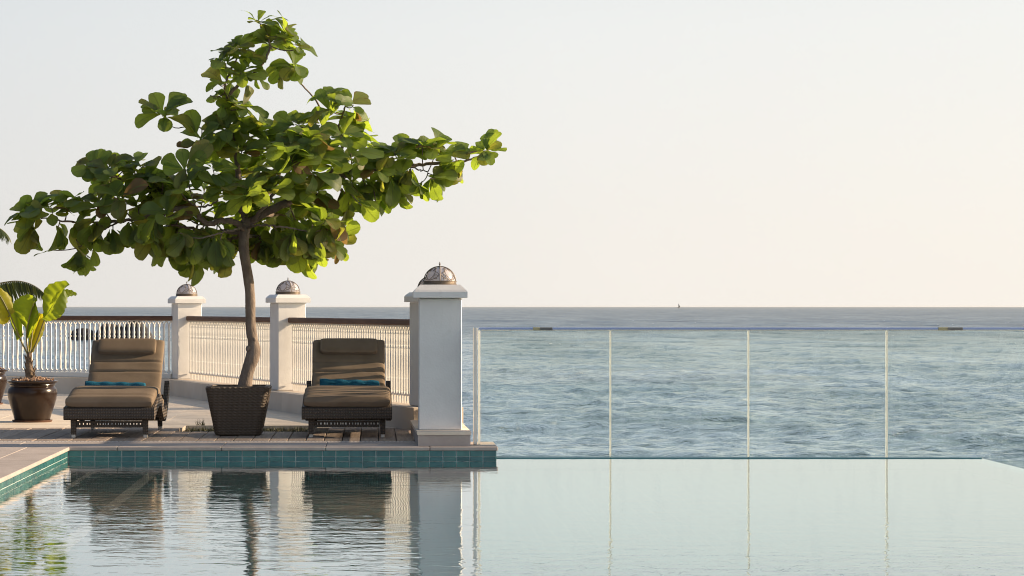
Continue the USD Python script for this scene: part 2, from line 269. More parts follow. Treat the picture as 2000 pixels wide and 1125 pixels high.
# ------------------------------------------------------------------ the sea
SEA = -4.0; H = ZC - SEA
ang_px = np.concatenate([np.arange(296, 40, -0.32), np.arange(40, 6, -0.22), np.geomspace(6, 0.42, 12)])
Yr = np.concatenate([np.array([-60, -20, 10, 30, 50, 65.0]), H * F / ang_px])
tx = np.concatenate([-np.geomspace(60, 0.25, 18), np.arange(-0.2, 0.32, 3.0 / F), np.geomspace(0.37, 60, 18)])
Yg, Tg = np.meshgrid(Yr, tx, indexing='ij')
Xg = Tg * np.maximum(np.abs(Yg), 70.0)
dY = np.gradient(Yr)[:, None]; dX = np.maximum(np.abs(Yg), 70) * np.gradient(tx)[None, :]
Zg = np.zeros_like(Xg)
for k in range(76):
    lam = 0.9 * (45 / 0.9) ** rng.random(); th = math.radians(-97) + rng.normal(0, 0.5)
    kx, ky = math.cos(th) * 2 * np.pi / lam, math.sin(th) * 2 * np.pi / lam
    amp = 0.0125 * lam ** 0.55 * (0.6 + 0.8 * rng.random())
    amp *= 1.0 if lam < 2.5 else 0.58 if lam < 14 else 0.85
    step = np.maximum(np.abs(ky) * dY, np.abs(kx) * dX) / (2 * np.pi)
    fade = np.clip(1.5 - step * 2.8, 0, 1)
    ph = kx * Xg + ky * Yg + rng.random() * 6.28
    Zg += amp * fade * 1.35 * (np.exp(1.3 * (np.sin(ph) - 1)) * 1.6 - 0.62)
P = np.stack([Xg, Yg, SEA + Zg], -1)
(sv, sf), _ = grid(P); sf = sf[:, ::-1]
M['sea'] = mat('sea_water', {
    'geo': ('geometry', {}), 'm1': ('mapping', {'scale': (0.55, 1.0, 1.0)}), 'm2': ('mapping', {'scale': (0.07, 0.007, 1.0)}), 'm3': ('mapping', {'scale': (0.75, 0.22, 1.0)}), 'sx': ('separate_xyz', {}),
    'n1': ('noise_texture', {'scale': 1.8, 'detail': 6.0, 'roughness': 0.62, 'distortion': 0.3}),
    'n2': ('noise_texture', {'scale': 1.0, 'detail': 9.0, 'roughness': 0.68}),          # gust streaks roughen the water
    'n3': ('noise_texture', {'scale': 1.0, 'detail': 3.0, 'roughness': 0.7}),
    'fleck': ('map_range', {'from_min': 0.66, 'from_max': 0.74, 'to_min': 0.0, 'to_max': 0.55, 'clamp': True}),
    'gust': ('map_range', {'from_min': 0.33, 'from_max': 0.67, 'to_min': 0.72, 'to_max': 1.28, 'clamp': True}),
    'r': ('rgb_ramp', {'ramp': [(0.3, (0.024, 0.052, 0.108)), (0.7, (0.046, 0.086, 0.140))]}),
    'near': ('map_range', {'from_min': 80.0, 'from_max': 600.0, 'to_min': 1.0, 'to_max': 0.0, 'clamp': True}),     # shallower turquoise water inshore
    'c': ('mix_color', {'b': (0.078, 0.138, 0.128)}), 'cf': ('mix_color', {'b': (0.72, 0.76, 0.76)}),
    'b': ('bump', {'strength': 1.0, 'distance': 0.42}),
    'f': ('fresnel', {'IOR': 1.33}), 'top': ('map_range', {'from_min': 0.0, 'from_max': 1.0, 'to_min': 0.40, 'to_max': 0.92}), 'tg': ('math', {'math_type': 'multiply', 'use_clamp': True}),
    'fm': ('map_range', {'from_min': 0.0, 'from_max': 0.9, 'to_min': 0.06, 'clamp': True}),
    'inv': ('math', {'math_type': 'subtract', 'value1': 1.0}), 'ff': ('math', {'math_type': 'multiply'}),
    'd': ('diffuse_bsdf', {}), 'g': ('glossy_bsdf', {'color': (0.97, 0.985, 0.94), 'roughness': 0.05}), 'mx': ('mix_closure', {})},
    [('geo.position', 'm1.vector'), ('m1.vector', 'n1.vector'), ('geo.position', 'm2.vector'), ('m2.vector', 'n2.vector'), ('geo.position', 'm3.vector'), ('m3.vector', 'n3.vector'), ('n3.fac', 'fleck.value'),
     ('n2.fac', 'r.fac'), ('n2.fac', 'gust.value'), ('r.color', 'c.a'), ('geo.position', 'sx.vector'), ('sx.y', 'near.value'),
     ('near.result', 'c.fac'), ('c.result', 'cf.a'), ('fleck.result', 'cf.fac'), ('cf.result', 'd.color'), ('near.result', 'top.value'), ('top.result', 'tg.value1'), ('gust.result', 'tg.value2'), ('tg.value', 'fm.to_max'),
     ('n1.fac', 'b.height'), ('b.normal', 'd.normal'), ('b.normal', 'g.normal'), ('b.normal', 'f.normal'), ('f.fac', 'fm.value'), ('fleck.result', 'inv.value2'), ('fm.result', 'ff.value1'), ('inv.value', 'ff.value2'), ('ff.value', 'mx.fac'), ('d.BSDF', 'mx.closure1'), ('g.BSDF', 'mx.closure2')], 'mx.closure')
obj('sea', (sv, sf), M['sea'], smooth=True, kind='structure', label='open blue grey sea with small choppy waves out to the horizon')

M['land'] = simple('dry_ground', (0.05, 0.06, 0.035), (0.10, 0.10, 0.07), 0.05, 0.95)
obj('ground', bx(-30000, 30000, -30000, -4.004, -1.0, -0.30), M['land'], kind='structure', label='dry ground behind the pool terrace')
# ------------------------------------------------------------------ terrace body and pool shell (setting)
PL, PR, PB, PE = -2.287, 4.43, 18.4, 18.50      # pool left, right, back wall, infinity edge
XE = 0.92                                     # end of the terrace's pool front
WZ = -0.092
def prism(poly, z0, z1):
    m = trimesh.creation.extrude_polygon(poly, z1 - z0); m.apply_translation([0, 0, z0]); return m
d = np.array([1.33, -3.78]); d /= np.linalg.norm(d); nin = np.array([-d[1] * -1, 0])
P1, P2 = np.array([-2.23, 29.3]), np.array([-0.885, 25.35]); P3 = np.array([0.50, 21.25])
dd = (P3 - P1) / np.linalg.norm(P3 - P1); out = np.array([-dd[1], dd[0]]); out = out if out[0] > 0 else -out
dl = np.array([-0.90, 0.436])
PLFT = P1 + dl * 5.2
outl = np.array([0.436, 0.90])
body = Polygon([(-8, 18.44), (XE - 0.003, 18.44), (XE - 0.003, 18.74), (0.74, 20.2), (0.74, 21.4)] + [tuple(P2 + out * 0.22), tuple(P1 + out * 0.22 + outl * 0.1), tuple(PLFT + outl * 0.25), (-8, 34)])
obj('sea_wall', prism(body, -4.8, -0.046), M['concrete'], kind='structure', label='rough concrete body of the terrace above the sea')
left_body = Polygon([(-8, -4), (PL - 0.04, -4), (PL - 0.04, 18.44), (-8, 18.44)])
obj('terrace_base', prism(left_body, -4.8, -0.046), M['concrete'], kind='structure', label='concrete base under the paving left of the pool')
near_body = Polygon([(PL - 0.036, -4), (6.5, -4), (6.5, 2.9), (PL - 0.036, 2.9)])
obj('near_terrace', prism(near_body, -4.8, -0.002), M['slab'], kind='structure', label='paved terrace on the near side of the pool')
shell = cat(bx(PL - 0.036, PR + 0.2, 2.905, PE + 0.1, -1.6, -1.3), bx(PL - 0.034, PL - 0.012, 2.91, 18.43, -1.3, -0.05), bx(PL - 0.012, XE - 0.006, 18.412, 18.436, -1.3, -0.05),
            bx(XE - 0.03, XE - 0.006, 18.45, PE + 0.05, -1.3, -0.05), bx(XE, PR + 0.15, PE, PE + 0.15, -1.3, -0.105), bx(PR, PR + 0.15, 2.91, PE - 0.002, -1.3, -0.105), bx(PL - 0.012, PR, 2.91, 2.94, -1.3, -0.05))
obj('pool_shell', shell, M['pool'], kind='structure', label='blue green mosaic inside of the swimming pool')
weir = prism(Polygon([(XE + 0.002, PE + 0.005), (PR + 0.149, PE + 0.003), (PR + 0.149, PE + 0.008), (XE + 0.002, PE + 0.19)]), -0.6, -0.086)
obj('pool_edge_wall', weir, M['pool'], kind='structure', label='thin dark outer edge wall behind the infinity pool')
lm = thing('lane_marking', kind='structure', label='pale mosaic lines running along the pool floor')
for x, w in ((-2.10, 0.05), (-1.64, 0.085)):
    obj('pale_line', bx(x - w / 2, x + w / 2, 3.2, 18.36, -1.299, -1.294), M['lane'], lm)
# water: solid refraction with fine ripples, calmer to the right and far away
M['water'] = mat('pool_water', {
    'geo': ('geometry', {}), 'sx': ('separate_xyz', {}),
    'm1': ('mapping', {'scale': (0.6, 1.0, 1.0)}), 'n1': ('noise_texture', {'scale': 6.5, 'detail': 3.0, 'roughness': 0.55, 'distortion': 0.6}),
    'm2': ('mapping', {'scale': (0.45, 0.30, 1.0)}), 'n2': ('noise_texture', {'scale': 1.0, 'detail': 2.0}),
    'patch': ('map_range', {'from_min': 0.35, 'from_max': 0.68, 'to_min': 0.45, 'to_max': 1.6, 'clamp': True}),
    'gx': ('map_range', {'from_min': -0.6, 'from_max': 1.6, 'to_min': 1.0, 'to_max': 0.72, 'clamp': True}),
    'gy': ('map_range', {'from_min': 11.0, 'from_max': 17.0, 'to_min': 2.0, 'to_max': 0.75, 'clamp': True}),
    'mul': ('math', {'math_type': 'multiply'}), 'mul2': ('math', {'math_type': 'multiply'}), 'hh': ('math', {'math_type': 'multiply'}),
    'b': ('bump', {'strength': 1.0, 'distance': 0.0022}),
    'p': ('principled_bsdf', {'base_color': (0.86, 0.95, 0.93), 'roughness': 0.0, 'ior': 1.33, 'transmission_weight': 1.0}),
    'g': ('glossy_bsdf', {'roughness': 0.0, 'color': (0.94, 0.985, 1.0)}), 'f': ('fresnel', {'IOR': 1.33}),
    'fm': ('map_range', {'from_min': 0.22, 'from_max': 0.62, 'to_min': 0.0, 'to_max': 0.50, 'clamp': True}), 'mx': ('mix_closure', {})},
    [('geo.position', 'm1.vector'), ('m1.vector', 'n1.vector'), ('geo.position', 'm2.vector'), ('m2.vector', 'n2.vector'), ('n2.fac', 'patch.value'),
     ('geo.position', 'sx.vector'), ('sx.x', 'gx.value'), ('sx.y', 'gy.value'), ('patch.result', 'mul.value1'), ('gx.result', 'mul.value2'), ('mul.value', 'mul2.value1'), ('gy.result', 'mul2.value2'),
     ('n1.fac', 'hh.value1'), ('mul2.value', 'hh.value2'), ('hh.value', 'b.height'), ('b.normal', 'p.normal'), ('b.normal', 'g.normal'), ('f.fac', 'fm.value'), ('fm.result', 'mx.fac'),
     ('p.BSDF', 'mx.closure1'), ('g.BSDF', 'mx.closure2')], 'mx.closure')
xs_, ys_ = np.array([PL - 0.011, -1.0, XE, 2.6, PR + 0.15]), np.array([2.945, 8.0, 13.0, 18.411, PE + 0.005])
wv = np.array([[a, b, WZ] for b in ys_ for a in xs_]); wf = []
for j in range(4):
    for i in range(4):
        if j == 3 and i < 2: continue
        k = j * 5 + i; wf += [[k, k + 1, k + 6], [k, k + 6, k + 5]]
obj('pool_water', (wv, np.array(wf)), M['water'], kind='structure', label='still clear swimming pool water reflecting the pale sky')

# tiles of the pool walls
tw = thing('pool_back_wall', kind='structure', label='row of teal glazed tiles on the far pool wall under the coping')
obj('grout_bed', bx(PL - 0.011, XE - 0.008, 18.4045, 18.4115, -0.27, -0.0285), M['grout'], tw)
r2 = random.Random(3)
for r_ in range(5):
    for c_ in range(32):
        x0 = PL + 0.003 + c_ * 0.1002; z1 = -0.0295 - r_ * 0.0465
        o = r2.uniform(-0.0012, 0.0012)
        obj('tile', bx(x0, x0 + 0.0935, 18.4 + o, 18.4045, z1 - 0.0425, z1, 0.0016), M[f'tile{r2.choice((0, 0, 1, 1, 2))}'], tw)
te = thing('pool_wall_end', kind='structure', label='short tiled return at the end of the pool wall')
for r_ in range(4):
    z1 = -0.0295 - r_ * 0.0465
    obj('tile', bx(XE - 0.006, XE - 0.001, 18.406, 18.498, z1 - 0.0425, z1, 0.0012), M[f'tile{r2.choice((0, 1, 1))}'], te)
tl = thing('pool_left_wall', kind='structure', label='receding line of teal tiles along the left side of the pool')
obj('grout_bed', bx(PL - 0.0115, PL - 0.0045, 2.945, 18.398, -0.18, -0.0285), M['grout'], tl)
for r_ in range(3):
    for c_ in range(60):
        y1 = 18.397 - c_ * 0.1002; z1 = -0.0295 - r_ * 0.0465
        o = r2.uniform(-0.0012, 0.0012)
        obj('tile', bx(PL - 0.0045, PL + o, y1 - 0.0955, y1, z1 - 0.0425, z1, 0.0016), M[f'tile{r2.choice((0, 1, 2, 2))}'], tl)

# coping, drain, paving
cp = thing('pool_coping', kind='structure', label='grey pink stone coping along the pool edge')
x = -6.6
while x < XE:
    x1 = min(x + 0.78, XE + 0.012)
    if x1 - x > 0.05:
        if x1 <= PL + 0.02 or x >= PL - 0.02: obj('coping_stone', bx(x + 0.0015, x1 - 0.0015, 18.392, 19.10, -0.028 if x >= PL - 0.3 else -0.04, r2.uniform(-0.0006, 0.0006), 0.004), M['coping'], cp)
        else: obj('coping_stone', bx(x + 0.0015, x1 - 0.0015, 18.392, 19.10, -0.028, 0.0, 0.004), M['coping'], cp)
    x += 0.78 if abs(x - (-6.6)) > 1e-6 else 0.78
y = 18.389
while y > 3.0:
    obj('coping_stone', bx(PL - 0.30, PL + 0.010, y - 0.777, y, -0.028, r2.uniform(-0.0006, 0.0006), 0.004), M['coping'], cp)
    y -= 0.78
dr = thing('drain_channel', kind='structure', label='narrow slotted drain between the deck and the coping')
obj('channel', bx(-6.6, 0.33, 19.104, 19.215, -0.045, -0.020), M['dark'], dr)
slots = [bx(-6.6, 0.33, 19.104, 19.128, -0.020, -0.0015), bx(-6.6, 0.33, 19.172, 19.212, -0.020, -0.0015)]
xx = -6.6
while xx < 0.32:
    slots.append(bx(xx, xx + 0.016, 19.1282, 19.1718, -0.020, -0.0015)); xx += 0.03
obj('grate', cat(*slots), M['drain'], dr, kind='stuff')
pv = thing('left_paving', kind='structure', label='grey stone paving left of the pool')
for i in range(6):
    for j in range(26):
        x1 = PL - 0.303 - i * 0.6; y1 = 18.389 - j * 0.6
        obj('paving_slab', bx(x1 - 0.597, x1, y1 - 0.597, y1, -0.045, r2.uniform(-0.0008, 0.0008), 0.003), M['coping'], pv)
# deck planks with the planting pit behind the wicker planter
DB = 21.30; PIT = (-1.66, -0.53, 20.66, 21.72)
dk = thing('timber_deck', kind='structure', label='weathered grey brown deck boards behind the pool coping')
x = 0.318
while x > -6.6:
    x0 = x - 0.1365
    y1 = PIT[2] - 0.004 if (x > PIT[0] and x0 < PIT[1]) else DB
    obj('deck_board', bx(x0, x, 19.222, y1 + r2.uniform(-0.006, 0.002), -0.032, r2.uniform(-0.0015, 0.0015), 0.004), M['deck'], dk)
    x -= 0.1425
pit = thing('planting_pit', kind='structure', label='dark sunken planting pit behind the wicker planter')
obj('soil_bed', bx(PIT[0], PIT[1], PIT[2], PIT[3], -0.0455, -0.035), M['soil'], pit)
gv, gf = [], []
for i in range(1400):
    b = np.array([rng.uniform(PIT[0] + 0.02, PIT[1] - 0.02), rng.uniform(PIT[2] + 0.02, PIT[3] - 0.02), -0.036]); h = rng.uniform(0.012, 0.045); a = rng.uniform(0, 6.28); w = 0.004
    k = len(gv); gv += [b + [w * math.cos(a), w * math.sin(a), 0], b - [w * math.cos(a), w * math.sin(a), 0], b + [rng.normal(0, 0.015), rng.normal(0, 0.015), h]]; gf.append([k, k + 1, k + 2])
obj('dry_grass', (np.array(gv), np.array(gf)), M['grass'], pit, kind='stuff')
wd = thing('weed_tuft', (0, 0, 0), label='small dry weed tuft at the pit edge left of the wicker planter', category='weed')
gv, gf = [], []
for i in range(60):
    c = np.array([rng.choice([-1.52, -1.36, -1.07]) + rng.normal(0, 0.02), 21.755 + rng.normal(0, 0.01), -0.002]); a = rng.uniform(0, 6.28)
    k = len(gv); w = 0.003; t = c + [rng.normal(0, 0.03), rng.normal(0, 0.03), rng.uniform(0.02, 0.075)]
    gv += [c + [w, 0, 0], c - [w, 0, 0], t]; gf.append([k, k + 1, k + 2])
obj('blades', (np.array(gv), np.array(gf)), M['grass'], wd)
# sunlit stone terrace behind the deck
ter = thing('stone_terrace', kind='structure', label='pale sunlit stone paving between the deck and the balustrade')
inner = Polygon([(-7.5, DB + 0.004), (0.318, DB + 0.004)] + [tuple(P3 - out * 0.14), tuple(P2 - out * 0.14), tuple(P1 - out * 0.14 - outl * 0.1), tuple(PLFT - outl * 0.1), (-7.5, 33)])
inner = inner.difference(sbox(PIT[0], DB, PIT[1], PIT[3]))
for i in range(11):
    for j in range(18):
        x0 = -7.5 + i * 0.8; y0 = DB + 0.004 + j * 0.6
        g = sbox(x0 + 0.0015, y0 + 0.0015, x0 + 0.7985, y0 + 0.5985).intersection(inner)
        for q in (g.geoms if hasattr(g, 'geoms') else [g]):
            if q.geom_type == 'Polygon' and q.area > 0.003:
                obj('paving_slab', prism(q, -0.045, r2.uniform(-0.001, 0.001)), M['slab'], ter)

# curb under the balustrades
CZ = 0.19
cu = thing('terrace_curb', kind='structure', label='low warm stone kerb carrying the white balustrade')
def curb_run(A, B, o, n, w0=-0.27, w1=0.18):
    for i in range(n):
        a = A + (B - A) * i / n; b = A + (B - A) * (i + 1) / n; g = (B - A) / np.linalg.norm(B - A) * 0.0015
        q = Polygon([tuple(a + g + o * w0), tuple(b - g + o * w0), tuple(b - g + o * w1), tuple(a + g + o * w1)])
        obj('curb_stone', prism(q, -0.04, CZ + r2.uniform(-0.001, 0.001)), M['curb'], cu)
curb_run(P1 + dd * 0.16, P3 + dd * 0.3, out, 11)
curb_run(P1 + dl * 0.30, PLFT, outl, 6)
obj('curb_stone', prism(Polygon([tuple(P1 - out * 0.30 - dd * 0.14 + outl * -0.1), tuple(P1 - out * 0.27 + dd * 0.155), tuple(P1 + out * 0.2 + dd * 0.155), tuple(P1 + outl * 0.22 + out * 0.2), tuple(P1 + dl * 0.29 + outl * 0.18), tuple(P1 + dl * 0.29 - outl * 0.27)]).convex_hull, -0.04, CZ + 0.002), M['curb'], cu)

# plinth under the near pillar
pl = thing('pillar_plinth', kind='structure', label='low stone plinth under the tallest white pillar')
for i in range(2):
    y0 = 18.50 + i * 0.9; y1 = y0 + 0.897 + (0.1 if i else 0)
    q = Polygon([(0.333 - 0.013 * i, y0), (0.728 - 0.010 * i, y0), (0.728 - 0.01 * (i + 1), y1), (0.333 - 0.013 * (i + 1), y1)])
    m = prism(q, 0.0015, 0.085); obj('plinth_stone', m, M['coping'], pl)
    q2 = q.buffer(0.006, join_style=2).intersection(sbox(-1, y0 - 0.01, 2, y1))
    obj('plinth_cap_stone', prism(q2, 0.0852, 0.109), M['curb'], pl)

# ------------------------------------------------------------------ pillars
def pillar(name, loc, rot, w, z0, zcap, cap_w, cap_top, ztop, zmid, **kw):
    t = thing(name, loc, rot, **kw)
    h = w / 2
    obj('shaft', bx(-h, h, -h, h, z0, zcap - 0.001, 0.006), M['white'], t)
    c = cap_w / 2; k = cap_top / 2
    pts = [(sx * c, sy * c, z) for sx in (-1, 1) for sy in (-1, 1) for z in (zcap + 0.004, zmid)] + [(sx * (c - 0.004), sy * (c - 0.004), zcap) for sx in (-1, 1) for sy in (-1, 1)] + [(sx * k, sy * k, ztop) for sx in (-1, 1) for sy in (-1, 1)] + [(sx * (c - 0.012), sy * (c - 0.012), zmid + 0.016) for sx in (-1, 1) for sy in (-1, 1)]
    obj('cap', trimesh.convex.convex_hull(np.array(pts)), M['white'], t)
    return t
ROT = math.degrees(math.atan2(dd[1], dd[0])) + 90
G = 'rotated white pillars of the sloping balustrade'
pz = dict(w=0.30, z0=0.0, zcap=1.087 - CZ, cap_w=0.372, cap_top=0.30, ztop=1.172 - CZ, zmid=1.135 - CZ)
pa = pillar('pillar', (P1[0], P1[1], CZ + 0.003), ROT, **pz, label='white pillar at the corner of the balustrade behind the left lounger, partly under the tree leaves', category='pillar', group='white pillars along the terrace edge')
pb = copy_of(pa, (P2[0], P2[1], CZ + 0.003), ROT, label='white pillar directly right of the tree trunk, railing on both sides')
pc = copy_of(pa, (P3[0], P3[1], CZ + 0.003), ROT, label='white pillar mostly hidden behind the large grey pillar by the pool')
pd = pillar('pool_pillar', (0.508, 18.915, 0.1095), 0, 0.328, 0, 1.116 - 0.1095, 0.412, 0.304, 1.218 - 0.1095, 1.163 - 0.1095, label='large white pillar nearest the pool, in shade, standing on a stone plinth', category='pillar', group='white pillars along the terrace edge')

# ------------------------------------------------------------------ dome lanterns
def dome(name, loc, rot, **kw):
    t = thing(name, loc, rot, **kw)
    R, zb = 0.122, 0.030
    obj('base_band', lathe([(0.118, 0.0), (0.130, 0.0), (0.131, 0.006), (0.127, 0.008), (0.127, 0.022), (0.131, 0.024), (0.131, 0.030), (0.118, 0.030)], 32), M['bronze'], t, smooth=30)
    a = np.linspace(0, math.pi / 2, 12)
    obj('frosted_shade', lathe([(max(0.0005, (R - 0.006) * math.cos(u)), zb + 0.108 * math.sin(u)) for u in a], 32), M['frost'], t, smooth=True)
    def on(az, u, k=1.0): return (R * k * math.cos(u) * math.cos(az), R * k * math.cos(u) * math.sin(az), zb + 0.112 * k * math.sin(u))
    for q in range(4):
        obj('rib', tube([on(q * math.pi / 2, u) for u in np.linspace(0, math.pi / 2, 14)], 0.0036, 6), M['bronze'], t, smooth=True)
    for q in range(4):
        A = q * math.pi / 2
        ms = []
        for s in (-1, 1):
            c0 = A + math.pi / 4
            for amp, u0, u1, b0 in ((0.40, 0.05, 1.2, 0.0), (0.60, 0.05, 0.80, 0.10)):
                us = np.linspace(u0, u1, 12)
                ms.append(tube([on(c0 + s * (b0 + amp * math.sin(math.pi * (u - u0) / (u1 - u0)) ** 0.8), u) for u in us], 0.0022, 5))
            th = np.linspace(0, 2 * math.pi * 0.85, 12)
            ms.append(tube([on(c0 + s * (0.50 + 0.14 * math.cos(x_)), 0.28 + 0.14 * math.sin(x_)) for x_ in th], 0.0017, 5))
            ms.append(tube([on(c0 + s * (0.26 + 0.12 * math.cos(x_)), 0.95 + 0.10 * math.sin(x_)) for x_ in th], 0.0019, 5))
        obj('scrollwork', cat(*ms), M['bronze'], t, smooth=True)
    obj('finial', lathe([(0.0005, 0.136), (0.012, 0.138), (0.012, 0.142), (0.004, 0.146), (0.004, 0.154), (0.008, 0.158), (0.008, 0.162), (0.003, 0.166), (0.003, 0.170), (0.004, 0.172), (0.0004, 0.178)], 12), M['bronze'], t, smooth=40)
    return t
zt = 1.172 + 0.0035
dm = dome('dome_lantern', (0.508, 18.915, 1.2185), 90, label='bronze lattice dome lantern on the large shaded pillar by the pool', category='lantern', group='dome lanterns on the white pillars')
copy_of(dm, (P1[0], P1[1], zt), ROT, label='bronze dome lantern on the corner pillar, its top touched by hanging leaves')
copy_of(dm, (P2[0], P2[1], zt), ROT, label='bronze dome lantern on the pillar just right of the tree trunk')
copy_of(dm, (P3[0], P3[1], zt), ROT, label='dome lantern half hidden behind the large pillar, left of its own lantern')

# ------------------------------------------------------------------ balustrades
RT = 0.937
def baluster_mesh(depth=0.030):
    zb, zt_ = 0.075, RT - CZ - 0.062
    prof = [(0.0, 0.0115), (0.015, 0.0115), (0.16, 0.0115), (0.17, 0.009), (0.30, 0.0145), (0.40, 0.0145), (0.47, 0.0095), (0.480, 0.016), (0.495, 0.016), (0.505, 0.010), (0.545, 0.0145), (0.59, 0.010), (0.62, 0.0095), (0.625, 0.015), (0.638, 0.015), (0.645, 0.009)]
    sc = (zt_ - zb - 0.0) / 0.70
    P_ = [(w, zb + z * sc) for z, w in prof]
    poly = Polygon(P_ + [(-w, z) for w, z in P_[::-1]])
    z0 = P_[-1][1] - 0.002
    arms = []
    for s in (-1, 1):
        arms.append(LineString([(s * 0.004, z0), (s * 0.012, z0 + 0.022), (s * 0.024, z0 + 0.040), (s * 0.0338, zt_ - 0.006)]).buffer(0.0058, cap_style=2, quad_segs=1))
    base = Polygon([(-0.035, zb - 0.008), (0.035, zb - 0.008), (0.035, zb + 0.004), (0.022, zb + 0.012), (0.0115, zb + 0.03), (-0.0115, zb + 0.03), (-0.022, zb + 0.012), (-0.035, zb + 0.004)])
    pg = unary_union([poly, base.intersection(sbox(-0.0349, -1, 0.0349, 1))] + arms).intersection(sbox(-0.0349, -1, 0.0349, zt_))
    if hasattr(pg, 'geoms'): pg = max(pg.geoms, key=lambda g: g.area)
    m = trimesh.creation.extrude_polygon(pg.simplify(0.0006), depth)      # x across, y up, z depth
    v = m.vertices.copy(); m.vertices = np.stack([v[:, 0], v[:, 2] - depth / 2, v[:, 1]], 1); m.invert() if m.volume < 0 else None
    foot = bx(-0.009, 0.009, -0.008, 0.008, 0.0, zb - 0.0075)
    return cat(m, foot)
BAL, BAL_THIN = baluster_mesh(), baluster_mesh(0.013)
def balustrade(A, B, o, sill=False, **kw):
    """built along its own +x, from A"""
    L = np.linalg.norm(B - A); ang = math.degrees(math.atan2(*(B - A)[::-1]))
    t = thing('balustrade', (A[0], A[1], CZ + 0.002), ang, **kw)
    n = int(L / 0.07); s0 = (L - n * 0.07) / 2 + 0.035
    hz = RT - CZ
    obj('handrail', bx(-0.02, L + 0.02, -0.045, 0.045, hz - 0.055, hz, 0.010), M['handrail'], t)
    obj('top_rail', bx(0, L, -0.018, 0.018, hz - 0.0625, hz - 0.0553), M['white_metal'], t)
    if sill: obj('base_rail', bx(0, L, -0.075, 0.055, 0.0, 0.062, 0.006), M['white_metal'], t)
    for i in range(n):
        m = (BAL_THIN if sill else BAL).copy(); m.apply_translation([s0 + i * 0.07, 0, 0]); obj('baluster', m, M['white_metal'], t)
    return t
half = 0.152
b1 = balustrade(P1 + dd * half, P2 - dd * half, out, label='white balustrade with brown handrail between the corner pillar and the pillar beside the trunk', category='balustrade', group='white balustrades with brown handrails')
L12, L23 = np.linalg.norm(P2 - P1), np.linalg.norm(P3 - P2)
balustrade(P2 + dd * half, P3 - dd * half, out, label='white balustrade with brown handrail behind the right hand lounger', category='balustrade', group='white balustrades with brown handrails')
balustrade(P1 + dl * 0.19, PLFT, outl, sill=True, label='white balustrade with brown handrail behind the left lounger and the potted palm', category='balustrade', group='white balustrades with brown handrails')

obj('curb_stone', bx(0.41, 0.60, 19.09, 21.05, 0.110, CZ + 0.0005), M['curb'], cu)
balustrade(np.array([0.506, 19.085]), np.array([0.506, 21.06]), np.array([1.0, 0.0]), label='white balustrade running back from the large shaded pillar, hidden behind it', category='balustrade', group='white balustrades with brown handrails')
# ------------------------------------------------------------------ glass fence
gl = thing('glass_fence', (0, 0, 0), label='frameless clear glass fence standing behind the infinity pool edge', category='fence')
GY = 18.705; GX = [0.812, 1.801, 2.852, 3.905, 4.985, 6.04, 7.09]; GT = 0.888
for i in range(6):
    obj('glass_pane', bx(GX[i] + 0.006, GX[i + 1] - 0.006, GY - 0.006, GY + 0.006, -0.55 if i else 0.004, GT - 0.0215), M['glass'], gl)
    if i == 0: obj('glass_pane', bx(XE + 0.02, GX[1] - 0.006, GY - 0.006, GY + 0.006, -0.55, 0.002), M['glass'], gl)
    obj('pane_edge', bx(GX[i + 1] - 0.0055, GX[i + 1] + 0.0055, GY - 0.007, GY + 0.020, -0.55, GT - 0.0175), M['glass_edge'], gl)
    obj('pane_rim', bx(GX[i] + 0.008, GX[i + 1] - 0.008, GY - 0.008, GY + 0.008, GT - 0.0168 - 0.004, GT - 0.0128), M['glass_edge'], gl)
obj('top_strip', bx(0.80, 7.10, GY - 0.011, GY + 0.011, GT - 0.0125, GT + 0.004, 0.002), M['glass_top'], gl)
M['clip_brass'] = simple('dull_brass', (0.34, 0.31, 0.18), (0.42, 0.38, 0.22), 30.0, 0.5, metallic=0.3)
M['sleeve'] = simple('grey_rubber', (0.10, 0.10, 0.10), (0.16, 0.155, 0.15), 40.0, 0.6)
for px0, px1, px2 in ((1041, 1054, 1079), (1832, 1850, 1880)):
    xa, xb, xc = [(p - PX) / F * GY for p in (px0, px1, px2)]
    c_ = obj('rim_clip', bx(xa, xb - 0.0005, GY - 0.0145, GY + 0.0145, GT - 0.0165, GT + 0.0055, 0.002), M['clip_brass'], gl)
    obj('rubber_sleeve', bx(xb, xc, GY - 0.0135, GY + 0.0135, GT - 0.0155, GT + 0.0048, 0.002), M['sleeve'], c_)
obj('end_post', bx(0.758, 0.786, 18.665, 18.735, 0.001, GT + 0.003, 0.003), M['steel'], gl)
obj('end_edge', bx(0.794, 0.8105, GY - 0.009, GY + 0.009, 0.001, GT - 0.018), M['glass_edge'], gl)

